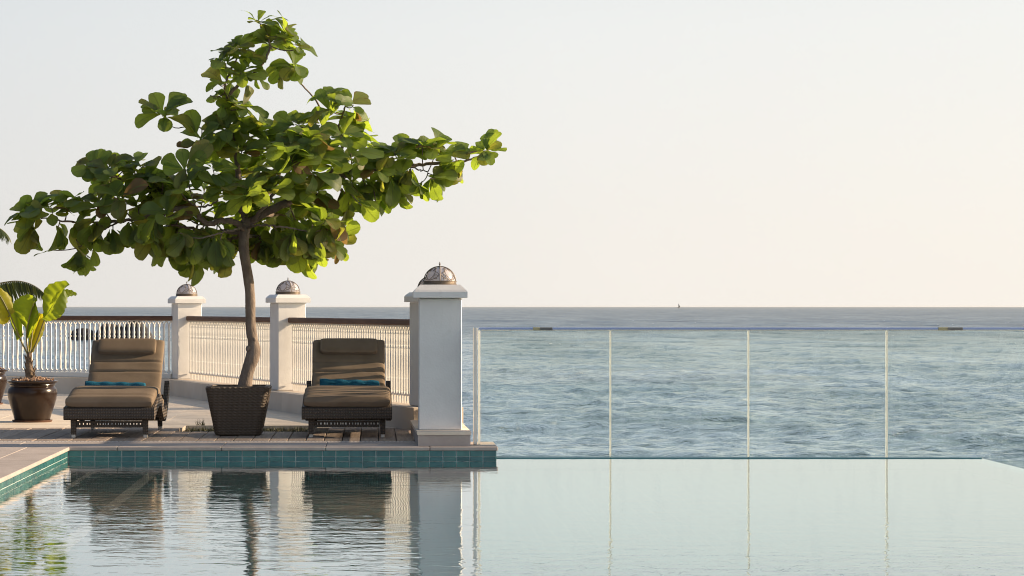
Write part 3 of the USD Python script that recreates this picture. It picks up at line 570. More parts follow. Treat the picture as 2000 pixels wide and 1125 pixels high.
# ------------------------------------------------------------------ loungers
def lounger(loc, **kw):
    t = thing('sun_lounger', loc, 0, **kw)
    prof = np.array([(0.02, 0.200), (0.16, 0.222), (0.34, 0.262), (0.52, 0.288), (0.68, 0.268), (0.84, 0.200), (0.98, 0.145), (1.12, 0.140), (1.25, 0.195), (1.37, 0.285), (1.47, 0.375)])
    sp = spline(prof, 44)
    tg = np.gradient(sp, axis=0); tg /= np.linalg.norm(tg, axis=1, keepdims=True); nm = np.stack([-tg[:, 1], tg[:, 0]], 1)
    def ribbon(c, half_t, x0, x1):
        up, lo = c + nm[:len(c)] * half_t, c - nm[:len(c)] * half_t
        pg = Polygon(np.vstack([up, lo[::-1]])).buffer(0.012, quad_segs=3)
        m = trimesh.creation.extrude_polygon(pg, x1 - x0)
        v = m.vertices.copy(); m.vertices = np.stack([v[:, 2] + x0, v[:, 0], v[:, 1]], 1)
        m.fix_normals(); return m
    for s in (-1, 1):
        obj('side_rail', ribbon(sp, 0.036, -0.36 if s < 0 else 0.32, -0.32 if s < 0 else 0.36), M['wicker'], t, smooth=40)
    obj('wicker_bed', ribbon(sp[:36], 0.002, -0.319, 0.319), M['wicker'], t, smooth=40)
    # rolled front apron
    pg = Polygon([(-0.015, 0.165), (0.06, 0.165), (0.06, 0.228), (-0.015, 0.228)]).buffer(0.020, quad_segs=4)
    m = trimesh.creation.extrude_polygon(pg, 0.724); v = m.vertices.copy(); m.vertices = np.stack([v[:, 2] - 0.362, v[:, 0], v[:, 1]], 1); m.fix_normals()
    obj('front_apron', m, M['wicker'], t, smooth=40)
    # slotted cross board: solid strips with a row of openings
    parts = [bx(-0.262, 0.262, 0.018, 0.048, 0.082, 0.104), bx(-0.262, 0.262, 0.018, 0.048, 0.120, 0.134)]
    xs = -0.262
    rr = random.Random(5)
    while xs < 0.26:
        w = 0.010 + 0.012 * rr.random(); parts.append(bx(xs, min(xs + w, 0.262), 0.020, 0.046, 0.1042, 0.1198)); xs += w + 0.006 + 0.006 * rr.random()
    obj('slotted_board', cat(*parts), M['wicker'], t)
    obj('rear_board', bx(-0.27, 0.27, 1.36, 1.385, 0.075, 0.135), M['wicker'], t)
    for sx in (-1, 1):
        for y0 in (0.01, 1.35):
            pts = [(sx * 0.285 + a * 0.026, y0 + 0.024 + b * 0.024, 0.19 if y0 < 1 else 0.30) for a in (-1, 1) for b in (-1, 1)] + [(sx * 0.288 + a * 0.019, y0 + 0.024 + b * 0.018, 0.028) for a in (-1, 1) for b in (-1, 1)]
            lg = obj('leg', trimesh.convex.convex_hull(np.array(pts)), M['wicker'], t)
            obj('foot_cap', bx(sx * 0.288 - 0.016, sx * 0.288 + 0.016, y0 + 0.009, y0 + 0.039, 0.0, 0.028, 0.003), M['foot'], lg)
    # mattress: quilted channels. cross-section following a path, superelliptic edges
    def cushion(path, th, wid, seams, n=90, puff=0.012, seam=0.012):
        c = spline(path, n); tg = np.gradient(c, axis=0); L = np.r_[0, np.cumsum(np.linalg.norm(np.diff(c, axis=0), axis=1))]
        tg /= np.linalg.norm(tg, axis=1, keepdims=True); nn = np.stack([-tg[:, 1], tg[:, 0]], 1)
        gr = np.zeros(n)
        for s_ in seams: gr = np.maximum(gr, np.exp(-((L - s_) / 0.012) ** 2))
        end = np.minimum(L, L[-1] - L); rnd = np.clip(end / 0.035, 0, 1); rnd = np.sqrt(1 - (1 - rnd) ** 2)
        ks = 28; A = np.arange(ks) * 2 * np.pi / ks
        V = []
        for i in range(n):
            h = th / 2 * max(rnd[i], 0.05); w = wid / 2 - 0.006 * gr[i] - 0.008 * (1 - rnd[i])
            ex = np.sign(np.cos(A)) * np.abs(np.cos(A)) ** 0.22 * w; ez = np.sign(np.sin(A)) * np.abs(np.sin(A)) ** 0.55 * h
            up = np.sin(A) > 0
            wob = puff * (1 - (ex / w) ** 4) * np.sin(ex * 9 + i * 0.35) * 0.15
            ez = np.where(up, ez * (1 + 0.10) - gr[i] * seam * np.sin(A) + wob, ez)
            p = c[i][None, :] + nn[i][None, :] * ez[:, None]
            V.append(np.stack([ex, p[:, 0], p[:, 1]], 1))
        P_ = np.array(V); P_ = np.concatenate([P_, P_[:, :1]], 1)
        (v, f), _ = grid(P_)
        m = trimesh.Trimesh(v, f, process=False); m.merge_vertices()
        k = len(m.vertices); 
        caps = []
        for e in (0, n - 1):
            ring = V[e]; caps.append(trimesh.convex.convex_hull(np.vstack([ring, ring + np.array([0, 0.001, 0.0005])])))
        m.fix_normals()
        return cat(m, *caps)
    off = 0.085
    seat_path = np.array([(-0.04, 0.288), (0.10, 0.297), (0.30, 0.330), (0.50, 0.352), (0.66, 0.338), (0.82, 0.290), (0.97, 0.250), (1.08, 0.243)])
    obj('seat_cushion', cushion(seat_path, 0.088, 0.700, (0.17, 0.40, 0.66, 0.90), seam=0.017), M['cushion'], t, smooth=50)
    bp = np.array([(1.06, 0.275), (1.20, 0.395), (1.42, 0.60), (1.575, 0.752)])
    obj('back_cushion', cushion(bp, 0.075, 0.622, (0.30, 0.42)), M['cushion'], t, smooth=50)
    fr = np.array([(1.10, 0.215), (1.34, 0.44), (1.60, 0.69)])
    c = spline(fr, 6)
    obj('back_frame', cat(*[tube([(sx * 0.28, p[0], p[1]) for p in c], 0.016, 8) for sx in (-1, 1)], *[tube([(-0.28, p[0], p[1]), (0.28, p[0], p[1])], 0.010, 6) for p in c[1:]]), M['wicker'], t, smooth=40)
    # head pillow lies on the upper part of the backrest
    u = np.array([0.0, 0.155, 0.152]); u /= np.linalg.norm(u); w = np.array([0, -u[2], u[1]])
    m = trimesh.creation.icosphere(4, 1.0); v = m.vertices
    se = lambda a, p: np.sign(a) * np.abs(a) ** p
    hx, hu, hw = 0.246, 0.084, 0.031
    nv = v / (np.abs(v) ** 9.0).sum(1, keepdims=True) ** (1 / 9.0)
    nv[:, 2] *= 1 - 0.35 * np.abs(nv[:, 1]) ** 4
    cc = np.array([0.0, 1.492, 0.667]) + w * 0.058
    m.vertices = cc + nv[:, :1] * np.array([hx, 0, 0]) + nv[:, 1:2] * hu * u + nv[:, 2:3] * hw * w
    obj('head_pillow', m, M['cushion'], t, smooth=True)
    return t
L1 = lounger((-2.115, 19.64, 0.0), label='brown cushioned rattan sun lounger left of the tree, beside the potted palm', category='sun lounger', group='sun loungers on the deck')
L2 = copy_of(L1, (-0.215, 19.69, 0.0), 0.0, label='brown cushioned rattan sun lounger right of the tree, beside the large pillar')
def towel(loc, rot, tilt, **kw):
    ms = []
    n, ks = 26, 20
    rows = []
    L_ = 0.485
    for i in range(n):
        s = -L_ / 2 + L_ * i / (n - 1); A = np.linspace(0, 2 * np.pi, ks, endpoint=False)
        k = 1 + 0.05 * math.sin(i * 0.9)
        hy, hz = 0.062 * k, 0.060 * k
        ey = np.sign(np.cos(A)) * np.abs(np.cos(A)) ** 0.5 * hy; ez = np.sign(np.sin(A)) * np.abs(np.sin(A)) ** 0.45 * hz
        rows.append(np.stack([np.full(ks, s) + 0.006 * np.sin(A * 3), ey, ez + tilt * s], 1))
    P_ = np.array(rows); P_ = np.concatenate([P_, P_[:, :1]], 1); (v, f), _ = grid(P_)
    m = trimesh.Trimesh(v, f, process=False); m.merge_vertices()
    ends = []
    for e in (0, n - 1):
        ends.append(trimesh.convex.convex_hull(np.vstack([rows[e], rows[e] + [0.002 if e else -0.002, 0, 0]])))
    m.fix_normals()
    t = thing('towel', loc, rot, **kw)
    obj('folded_cloth', cat(m, *ends), M['towel'], t, smooth=45)
    # the free end of the fold lies along the front as a raised edge
    hem = tube([(s, -0.056, 0.030 + tilt * s + 0.003 * math.sin(s * 30)) for s in np.linspace(-0.235, 0.235, 14)], 0.007, 6)
    obj('hem', hem, M['towel'], t, smooth=True)
    return t
towel((-2.115 - 0.055, 19.64 + 1.0, 0.358), 0.5, -0.022, label='folded blue towel on the left lounger', category='towel', group='blue towels on the loungers')
towel((-0.215 + 0.010, 19.69 + 1.0, 0.376), 0.5, -0.030, label='folded blue towel on the right hand lounger', category='towel', group='blue towels on the loungers')

# ------------------------------------------------------------------ wicker planter and tree
PC = np.array([-1.106, 20.16])
def rsq(h, r, n):        # rounded square outline, n points
    q = sbox(-h + r, -h + r, h - r, h - r).buffer(r, quad_segs=8).exterior
    return np.array([q.interpolate(k / n, normalized=True).coords[0] for k in range(n)])
def planter(loc, **kw):
    t = thing('wicker_planter', loc, 0, **kw)
    n, rows = 336, 97
    P_ = []
    for i in range(rows):
        z = i / (rows - 1) * 0.400
        h = 0.187 + (0.263 - 0.187) * (z / 0.40) + 0.0
        if z < 0.02: h -= 0.02 * (1 - math.sqrt(max(0, 1 - (1 - z / 0.02) ** 2)))
        if z > 0.385: h -= 0.012 * (1 - math.sqrt(max(0, 1 - ((z - 0.385) / 0.0151) ** 2)))
        o = rsq(h, 0.055, n)
        nr = o / np.linalg.norm(o, axis=1, keepdims=True)
        k = np.arange(n)
        weave = 0.0016 * np.sin(k * 2 * np.pi / 8 + (math.pi if (i // 3) % 2 else 0)) * abs(math.sin(math.pi * (i % 3 + 0.5) / 3)) - 0.0016 * ((i % 12) == 0)
        P_.append(np.column_stack([o + nr * weave[:, None], np.full(n, z)]))
    P_ = np.array(P_); P_ = np.concatenate([P_, P_[:, :1]], 1); (v, f), _ = grid(P_)
    m = trimesh.Trimesh(v, f, process=False); m.merge_vertices(); m.fix_normals()
    obj('woven_body', m, M['planter'], t, smooth=60)
    o1 = Polygon(rsq(0.254, 0.05, 60)); o2 = Polygon(rsq(0.222, 0.04, 60))
    obj('rim', prism(o1.difference(o2), 0.392, 0.404), M['planter'], t)
    obj('soil', prism(o2.buffer(-0.001), 0.34, 0.385), M['soil'], t)
    obj('base_panel', prism(Polygon(rsq(0.165, 0.05, 60)), 0.0005, 0.01), M['planter'], t)
    return t
planter((PC[0], PC[1], 0.0), label='dark brown square woven planter holding the tree at the deck edge', category='planter')

TY = PC[1]
tree = thing('sea_almond_tree', (0, 0, 0), label='spreading broad leaved tree with bent grey trunk growing from the wicker planter', category='tree')
def tp(px, py, dy=0.0): return at(px, py, TY + dy)
tr = [(478, 762), (479, 750), (488, 712), (496, 685), (492, 655), (489, 610), (488, 570), (481, 520), (476, 480), (478, 452), (482, 436)]
tr3 = spline([tp(*p) for p in tr], 60)
rad = np.interp(np.linspace(0, 1, 60), [0, 0.06, 0.16, 0.24, 0.30, 0.5, 0.8, 0.93, 1], [0.062, 0.055, 0.054, 0.057, 0.043, 0.042, 0.041, 0.045, 0.040])
rad = rad * (1 + 0.05 * np.sin(np.linspace(0, 40, 60)) * rng.random(60))
obj('trunk', tube(tr3, rad, 14), M['bark'], tree, smooth=True)
for (kx, ky, kr) in ((485, 681, 0.020), (500, 690, 0.016), (497, 663, 0.014)):
    m = trimesh.creation.icosphere(2, kr); m.vertices *= [1.1, 1, 1.3]; m.apply_translation(tp(kx, ky, -0.035)); obj('knot', m, M['bark'], tree, smooth=True)
branches = {     # px, py, depth offset
    'right': ([(480, 440, 0), (520, 415, -0.03), (566, 392, -0.05), (610, 370, 0.0), (650, 350, 0.05), (705, 335, 0.08), (760, 328, 0.1), (830, 321, 0.1), (880, 318, 0.1), (925, 310, 0.08), (962, 288, 0.05)], 0.036, 0.006),
    'left': ([(476, 444, -0.02), (455, 433, -0.08), (438, 429, -0.12), (415, 436, -0.14), (398, 434, -0.15), (386, 418, -0.15), (350, 408, -0.12), (300, 420, -0.05), (240, 432, 0), (195, 435, 0.02), (140, 433, 0.03), (70, 424, 0.03)], 0.026, 0.005),
    'leftlow': ([(475, 458, 0.02), (440, 452, 0.08), (385, 449, 0.15), (330, 440, 0.25), (300, 470, 0.3)], 0.022, 0.006),
    'leftup': ([(386, 418, -0.15), (360, 408, -0.05), (320, 395, 0.1), (285, 365, 0.2), (240, 350, 0.2), (185, 330, 0.2)], 0.018, 0.005),
    'leader': ([(481, 438, 0.0), (472, 400, 0.08), (466, 350, 0.12), (458, 290, 0.1), (446, 235, 0.05), (445, 190, 0.02), (468, 165, 0), (500, 140, 0), (527, 95, 0), (508, 50, 0)], 0.030, 0.006),
    'leader2': ([(445, 190, 0.02), (440, 165, 0.02), (455, 130, 0.0), (468, 90, 0.0)], 0.011, 0.005),
    'up': ([(620, 365, 0.02), (648, 335, 0.1), (668, 290, 0.12), (662, 250, 0.12), (672, 215, 0.1), (676, 188, 0.1)], 0.016, 0.006),
    'mid': ([(500, 425, 0.0), (530, 380, 0.2), (555, 320, 0.3), (590, 270, 0.35), (625, 215, 0.3), (610, 187, 0.3), (575, 152, 0.25), (545, 122, 0.2)], 0.018, 0.0035),
    'front': ([(490, 432, -0.02), (520, 400, -0.2), (555, 350, -0.35), (573, 325, -0.4)], 0.018, 0.006),
    'lefttop': ([(466, 330, 0.12), (440, 275, 0.1), (412, 263, 0.08), (386, 247, 0.06), (366, 248, 0.05), (322, 226, 0.04)], 0.010, 0.003),
    'spur': ([(386, 247, 0.06), (380, 215, 0.06)], 0.003, 0.0015),
    'lowright': ([(500, 425, 0.0), (540, 420, 0.2), (590, 430, 0.35), (640, 450, 0.4)], 0.020, 0.006),
    'lowa': ([(478, 456, 0.0), (500, 462, 0.2), (540, 468, 0.35), (600, 470, 0.45), (650, 462, 0.45)], 0.016, 0.005),
    'lowb': ([(477, 458, 0.03), (455, 466, 0.25), (420, 472, 0.45), (360, 470, 0.55), (300, 462, 0.5)], 0.016, 0.005),
    'lowc': ([(478, 452, 0.03), (482, 455, 0.3), (490, 465, 0.55), (505, 475, 0.75)], 0.014, 0.005),
    'lowd': ([(476, 450, 0.0), (462, 448, -0.2), (430, 455, -0.35), (395, 465, -0.45)], 0.012, 0.005),
    'lowe': ([(481, 446, 0.0), (505, 440, -0.2), (545, 442, -0.35), (600, 452, -0.4)], 0.012, 0.005),
    'armlow': ([(240, 432, 0.0), (205, 448, 0.0), (175, 470, -0.03), (152, 484, -0.05)], 0.009, 0.004),
    'fork': ([(386, 418, -0.15), (375, 409, -0.18), (400, 402, -0.2), (425, 390, -0.2)], 0.012, 0.006),
    'righttwig': ([(780, 324, 0.1), (830, 335, 0.05), (850, 345, 0.03)], 0.008, 0.004),
}
bpts = []
for k, (pts, r0, r1) in branches.items():
    c = spline([tp(a, b, c_) for a, b, c_ in pts], 7 * len(pts))
    c[1:-1] += rng.normal(0, 0.004, c[1:-1].shape)
    rr_ = np.linspace(r0, r1, len(c)) * (1 + 0.08 * rng.normal(0, 1, len(c)).clip(-1, 1))
    obj('branch', tube(c, rr_, 9), M['bark'], tree, smooth=True)
    bpts.append(np.column_stack([c, rr_]))
bpts = np.vstack(bpts)

def leaf_mesh(L, W, rg, curl, fold, wav):
    m_, n_ = 8, 5
    s = np.array([0, 0.12, 0.28, 0.45, 0.62, 0.78, 0.92, 1.0])
    prof = np.interp(s, [0, 0.08, 0.2, 0.4, 0.62, 0.76, 0.9, 0.97, 1.0], [0.08, 0.14, 0.40, 0.72, 0.97, 1.0, 0.86, 0.62, 0.34])
    u = np.array([-1, -0.5, 0, 0.5, 1.0])
    side = rg.normal(0, 0.05)
    P_ = np.zeros((m_, n_, 3))
    ph, ph2 = rg.random() * 6.28, rg.random() * 6.28
    for i in range(m_):
        th = curl * s[i] ** 1.3
        y = L * (s[i] * math.cos(th * 0.5)); z = -L * s[i] * math.sin(th * 0.5)
        for j in range(n_):
            w = W / 2 * prof[i] * u[j] * (1 + 0.15 * math.sin(7 * s[i] + (ph if u[j] > 0 else ph2)))
            P_[i, j] = (w + side * L * s[i] ** 2, y, z + fold * abs(w) + wav * abs(u[j]) * math.sin(9 * s[i] + (ph if u[j] > 0 else ph2)) * W * prof[i])
    return P_
LEAF_MATS = ['leaf0', 'leaf1', 'leaf2', 'leaf3', 'leaf4']
clusters = [
 # x, y, n, length px, mode, depth spread
 (503,42,4,48,'u',.05),(560,62,3,46,'u',.05),(527,86,9,58,'r',.1),(566,72,6,48,'r',.1),(588,92,5,46,'r',.12),(562,122,6,46,'d',.12),(545,148,2,42,'d',.1),(578,128,4,46,'r',.1),
 (456,95,8,44,'r',.12),(438,118,5,46,'r',.12),(482,112,5,46,'r',.1),(428,160,3,66,'r',.1),(470,142,6,44,'r',.1),(500,150,3,36,'d',.1),(410,186,2,46,'r',.05),(452,158,4,44,'r',.1),
 (456,206,8,50,'r',.12),(430,212,3,44,'d',.1),(478,208,5,48,'r',.12),(322,224,8,58,'r',.08),
 (440,252,7,56,'r',.25),(510,255,6,60,'r',.2),(480,258,6,55,'r',.3),(386,282,6,52,'r',.2),(430,292,7,54,'r',.3),(472,295,8,56,'r',.4),(415,325,7,56,'r',.4),(362,330,8,62,'f',.1),(345,362,5,55,'r',.3),(318,352,5,55,'r',.2),
 (632,190,4,48,'r',.1),(640,215,5,52,'r',.15),(690,205,5,46,'r',.15),(692,240,6,56,'r',.15),(705,272,6,60,'r',.2),(668,262,6,52,'r',.2),(685,300,6,60,'r',.25),(625,245,6,56,'r',.25),(576,242,6,54,'r',.2),(600,272,7,55,'r',.4),(546,268,8,58,'r',.3),(640,290,8,58,'r',.4),
 (573,322,8,66,'f',.05),(612,340,6,62,'f',.15),(622,375,7,60,'r',.3),(590,355,6,58,'r',.35),(652,328,6,58,'r',.3),(540,340,7,60,'r',.4),(500,330,8,60,'r',.4),(470,350,7,60,'r',.4),(520,372,7,60,'r',.4),(482,380,7,58,'r',.4),(440,368,7,58,'r',.4),(400,368,7,58,'r',.4),(368,388,5,56,'r',.35),(345,400,5,52,'r',.3),(560,290,6,58,'r',.4),(520,300,7,58,'r',.4),
 (740,302,5,52,'r',.15),(735,332,6,56,'r',.15),(770,297,5,50,'r',.15),(800,300,6,52,'r',.12),(826,282,6,54,'r',.1),(852,292,5,50,'r',.1),(872,298,4,46,'r',.08),(886,300,3,44,'r',.08),(760,342,6,52,'d',.15),(800,345,6,54,'d',.15),(840,345,5,56,'d',.1),(865,330,5,50,'d',.1),(888,325,3,46,'d',.06),(752,372,4,60,'d',.2),(722,385,5,54,'d',.25),(706,405,5,50,'d',.25),(735,422,3,38,'d',.15),(778,375,5,50,'d',.15),(812,368,4,46,'d',.1),(690,365,6,58,'r',.3),(675,395,6,55,'d',.3),
 (946,296,9,42,'r',.06),
 (180,322,5,42,'r',.1),(212,328,7,50,'r',.15),(246,312,6,48,'r',.15),(266,322,6,50,'r',.15),(285,348,7,54,'r',.2),(250,352,7,54,'r',.2),(212,352,6,52,'r',.2),(232,385,6,54,'r',.2),(190,392,7,56,'r',.15),(166,385,4,46,'r',.1),(292,372,6,56,'r',.25),(312,392,6,56,'r',.25),(270,402,5,54,'r',.2),(338,372,5,56,'r',.3),
 (128,398,7,56,'r',.12),(98,402,6,56,'r',.1),(56,416,7,58,'r',.1),(36,428,4,52,'r',.08),(188,440,6,56,'d',.15),(222,452,6,52,'d',.15),(250,430,4,48,'d',.15),(150,442,4,52,'d',.12),(112,452,4,48,'d',.1),(62,448,5,56,'d',.08),(98,488,2,44,'r',.05),(152,492,6,58,'d',.08),(176,490,2,44,'d',.06),(150,470,3,50,'d',.06),
 (292,438,7,56,'d',.3),(320,452,7,58,'d',.35),(350,462,8,58,'d',.4),(380,470,8,58,'d',.4),(410,472,7,56,'d',.4),(440,485,6,52,'d',.35),(298,480,6,56,'d',.3),(330,495,6,56,'d',.35),(370,500,7,56,'d',.4),(402,492,5,56,'d',.35),(350,432,7,58,'d',.35),(392,436,6,58,'b',.35),(425,412,6,56,'b',.35),(452,408,6,56,'b',.35),(450,455,5,54,'b',.35),(290,415,6,54,'r',.25),(320,425,6,56,'r',.3),
 (512,440,7,58,'b',.4),(542,450,8,58,'d',.4),(572,460,8,58,'d',.4),(602,470,7,58,'d',.4),(630,475,6,56,'d',.35),(652,462,5,56,'r',.25),(662,485,4,50,'d',.2),(542,482,6,54,'d',.35),(512,478,6,54,'d',.35),(570,492,5,54,'d',.3),(618,498,4,56,'d',.25),(600,430,8,58,'r',.4),(640,430,7,58,'r',.35),(560,412,7,58,'b',.4),(532,402,6,58,'b',.4),(612,402,7,58,'r',.4),(650,405,7,56,'r',.35),(672,435,4,50,'d',.25),(492,490,5,46,'b',.5),(462,492,5,46,'b',.5),(478,470,6,54,'b',.6),(500,460,6,54,'b',.6),(455,470,6,54,'b',.6),(430,455,6,54,'d',.5),(530,465,6,54,'d',.5),(475,430,6,54,'b',.6),(510,415,6,56,'b',.5),(480,405,6,56,'b',.5),(345,485,6,54,'d',.4),(395,455,6,54,'d',.5),(585,478,6,54,'d',.4),(640,450,6,54,'d',.4),(610,445,6,54,'d',.4),(560,435,6,54,'d',.5),(590,500,4,48,'d',.3),
]
leaves = []
lr = np.random.default_rng(21)
for (cx, cy, n, Lp, mode, ds) in clusters:
    dy = lr.uniform(-ds, ds) * 1.5
    if mode == 'b': dy = abs(dy) + 0.12
    if mode == 'f': dy = -0.42 if cx > 500 else -0.30
    if mode == 'd': cy = cy - lr.uniform(-4, 9)
    c = tp(cx, cy, dy)
    j = np.argmin(np.linalg.norm(bpts[:, :3] - c, axis=1)); q = bpts[j, :3]; r0 = min(bpts[j, 3] * 0.7, 0.007)
    if np.linalg.norm(q - c) > 0.03:
        mid = (q + c) / 2 + np.array([0, 0, -0.02]) + lr.normal(0, 0.012, 3)
        obj('twig', tube(spline([q, mid, c], 8), np.linspace(max(r0, 0.0045), 0.0038, 8), 6), M['bark'], tree, smooth=True)
    axis = (c - q); axis /= np.linalg.norm(axis) + 1e-9
    axis = axis * 0.5 + np.array([0, -0.15, 0.75]); axis /= np.linalg.norm(axis)
    if mode == 'd': axis = np.array([lr.normal(0, 0.25), lr.normal(0, 0.3), -0.3]); axis /= np.linalg.norm(axis)
    if mode == 'u': axis = np.array([0.05, -0.2, 1.0]); axis /= np.linalg.norm(axis)
    if mode == 'f': axis = np.array([0.05, -0.95, 0.25])
    a1 = np.cross(axis, [0.3, 0.9, 0.1]); a1 /= np.linalg.norm(a1); a2 = np.cross(axis, a1)
    ph0 = lr.random() * 6.28
    n = int(round(n * (1.0 if mode == 'f' or n < 4 else 1.85)))
    for k in range(n):
        az = ph0 + k * 2.399 + lr.normal(0, 0.25)
        pol = lr.uniform(0.3, 1.3) if mode == 'u' else lr.uniform(0.75, 1.6) if mode != 'd' else lr.uniform(0.2, 1.5)
        dirv = axis * math.cos(pol) + (a1 * math.cos(az) + a2 * math.sin(az)) * math.sin(pol)
        if mode == 'd': dirv = dirv * 0.85 + np.array([0, 0, -lr.uniform(0.3, 0.8)])
        dirv /= np.linalg.norm(dirv)
        upv = axis * (1 if mode != 'd' else -1) + lr.normal(0, 0.25, 3)
        if mode == 'd': upv = np.array([lr.normal(0, 0.7), -0.6 * lr.choice([1, 1, -1]), 0.5])
        L = Lp / F * TY * lr.uniform(0.58, 1.08); W = L * lr.uniform(0.54, 0.68)
        x_ = np.cross(dirv, upv); x_ /= np.linalg.norm(x_) + 1e-9; z_ = np.cross(x_, dirv)
        P_ = leaf_mesh(L, W, lr, lr.uniform(0.05, 1.1), lr.uniform(0.0, 0.4), lr.uniform(0.02, 0.09))
        base = c + (q - c) * min(0.8 if mode == 'd' else 0.5, abs(lr.normal(0, 0.5 if mode == 'd' else 0.3))) * (mode != 'f') + dirv * 0.012 + lr.normal(0, 0.012, 3)
        Wd = base + P_[..., :1] * x_ + P_[..., 1:2] * dirv + P_[..., 2:3] * z_
        w_ = [0.26, 0.36, 0.20, 0.16, 0.02]
        if cy > 430 and cx > 260: w_ = [0.22, 0.34, 0.18, 0.24, 0.02]
        mi = lr.choice(5, p=w_)
        leaves.append((Wd, mi, (Wd[..., 1].mean())))
# nearest ones first: the leaves in front of the crown are the parts one can pick apart
order = sorted(range(len(leaves)), key=lambda i: leaves[i][2])
rest = {}
for r_, i in enumerate(order):
    Wd, mi, _ = leaves[i]
    (v, f), uv = grid(Wd)
    if r_ < 298: obj('leaf', (v, f), M[LEAF_MATS[mi]], tree, smooth=True, uv=uv)
    else: rest.setdefault(mi, []).append((v, f, uv))
for mi, ls in rest.items():
    o = 0; V_, F_, U_ = [], [], []
    for v, f, uv in ls: V_.append(v); F_.append(f + o); U_.append(uv); o += len(v)
    obj('inner_foliage', (np.vstack(V_), np.vstack(F_)), M[LEAF_MATS[mi]], tree, smooth=True, uv=np.vstack(U_), kind='stuff')

# ------------------------------------------------------------------ glazed pots and the young palm
def pot(loc, **kw):
    t = thing('glazed_pot', loc, 0, **kw)
    pr = [(0.165, 0.0), (0.168, 0.012), (0.178, 0.05), (0.205, 0.13), (0.226, 0.20), (0.233, 0.25), (0.228, 0.285), (0.213, 0.305), (0.205, 0.312), (0.207, 0.320), (0.214, 0.327), (0.212, 0.334), (0.222, 0.340), (0.236, 0.350), (0.238, 0.360), (0.230, 0.366), (0.212, 0.366), (0.206, 0.355), (0.200, 0.30)]
    pr = [(r * 0.97, z + 0.012) for r, z in pr]
    obj('body', lathe(pr, 64), M['pot'], t, smooth=50)
    obj('saucer', lathe([(0.001, 0.0), (0.175, 0.0), (0.183, 0.014), (0.183, 0.018), (0.17, 0.016), (0.001, 0.011)], 48), M['saucer'], t, smooth=40)
    obj('soil', lathe([(0.197, 0.34), (0.1, 0.366), (0.0005, 0.376)], 32), M['soil'], t, smooth=True)
    ch = []
    for i in range(260):
        a, r = rng.uniform(0, 6.28), 0.19 * math.sqrt(rng.random())
        m = trimesh.creation.box((rng.uniform(0.015, 0.04), rng.uniform(0.006, 0.014), rng.uniform(0.003, 0.007)))
        m.apply_transform(trimesh.transformations.euler_matrix(*rng.uniform(-0.7, 0.7, 2), rng.uniform(0, 6.28)))
        m.apply_translation([r * math.cos(a), r * math.sin(a), 0.376 + rng.uniform(0, 0.045) * (1 - r / 0.25)]); ch.append(m)
    obj('bark_chips', cat(*ch), M['chips'], t, kind='stuff')
    return t
VX, VY = -3.115, 22.42
p0 = pot((VX, VY, 0.0), label='brown glazed round pot holding the young palm, left of the lounger', category='pot', group='brown glazed pots')
copy_of(p0, (-4.165, 26.4, 0.0), 40.0, label='brown glazed pot cut off by the left picture edge, farther back', category='pot', group='brown glazed pots')
palm = thing('young_palm', (0, 0, 0), label='young palm with pleated yellow green leaves growing in the glazed pot', category='palm plant')
def vp(px, py, dy=0.0): return at(px, py, VY + dy)
st = spline([vp(59, 748), vp(58, 725), vp(57, 705), vp(58, 688)], 16)
obj('stem', tube(st, np.linspace(0.047, 0.022, 16), 10), M['fibre'], palm, smooth=True)
for i in range(22):
    k = rng.uniform(0.05, 0.9); c = st[int(k * 15)]; a = rng.uniform(0, 6.28); r = 0.047 - 0.025 * k
    dirv = np.array([math.cos(a), math.sin(a), 0])
    s_ = [c + dirv * r * 0.8 - [0, 0, 0.03], c + dirv * (r + 0.004) + [0, 0, 0.02], c + dirv * (r + 0.018 + 0.012 * rng.random()) + [0, 0, 0.055]]
    obj('leaf_sheath', tube(spline(s_, 6), np.linspace(0.012, 0.002, 6), 5), M['fibre'], palm, smooth=True)
def fan_half(rib, edge, n, pleats, mat_, jag=0.0, bow=0.05):
    """half blade between a rib line and an outer edge line (3-D), pleated along its length"""
    m_, n_ = 14, n
    R_, E_ = spline(rib, n_), spline(edge, n_)
    P_ = np.zeros((m_, n_, 3))
    nrm = np.cross(E_[n_ // 2] - R_[n_ // 2], R_[-1] - R_[0]); nrm /= np.linalg.norm(nrm) + 1e-9
    for i in range(m_):
        w = i / (m_ - 1)
        for j in range(n_):
            e = E_[j]
            if jag and i == m_ - 1: e = e + (R_[j] - E_[j]) * jag * (0.5 + 0.5 * math.sin(j * 2.1)) * rng.random()
            P_[i, j] = R_[j] * (1 - w) + e * w + nrm * (bow * math.sin(math.pi * w) + 0.006 * math.sin(pleats * math.pi * j / (n_ - 1) * 2) * w)
    (v, f), uv = grid(P_)
    uv = np.column_stack([uv[:, 1] * 0.5 + 0.5, uv[:, 0]])
    return v, f, uv
def fan(halves, **kw):
    o = 0; V_, F_, U_ = [], [], []
    m_ = halves[0][1]
    for (v, f, uv), _ in halves: V_.append(v); F_.append(f + o); U_.append(uv); o += len(v)
    obj('fan_leaf', (np.vstack(V_), np.vstack(F_)), M[m_], palm, smooth=True, uv=np.vstack(U_), **kw)
def stalk(pts, r0, r1):
    c = spline(pts, 16); obj('leaf_stalk', tube(c, np.linspace(r0, r1, 16), 7), M['fan2'] if False else M['stalk'], palm, smooth=True)
M['stalk'] = simple('palm_stalk', (0.12, 0.11, 0.035), (0.20, 0.17, 0.06), 20.0, 0.5)
stalk([vp(58, 692), vp(66, 680, -0.02), vp(78, 650, -0.04), vp(87, 625, -0.06), vp(103, 597, -0.06), vp(117, 574, -0.04)], 0.009, 0.003)
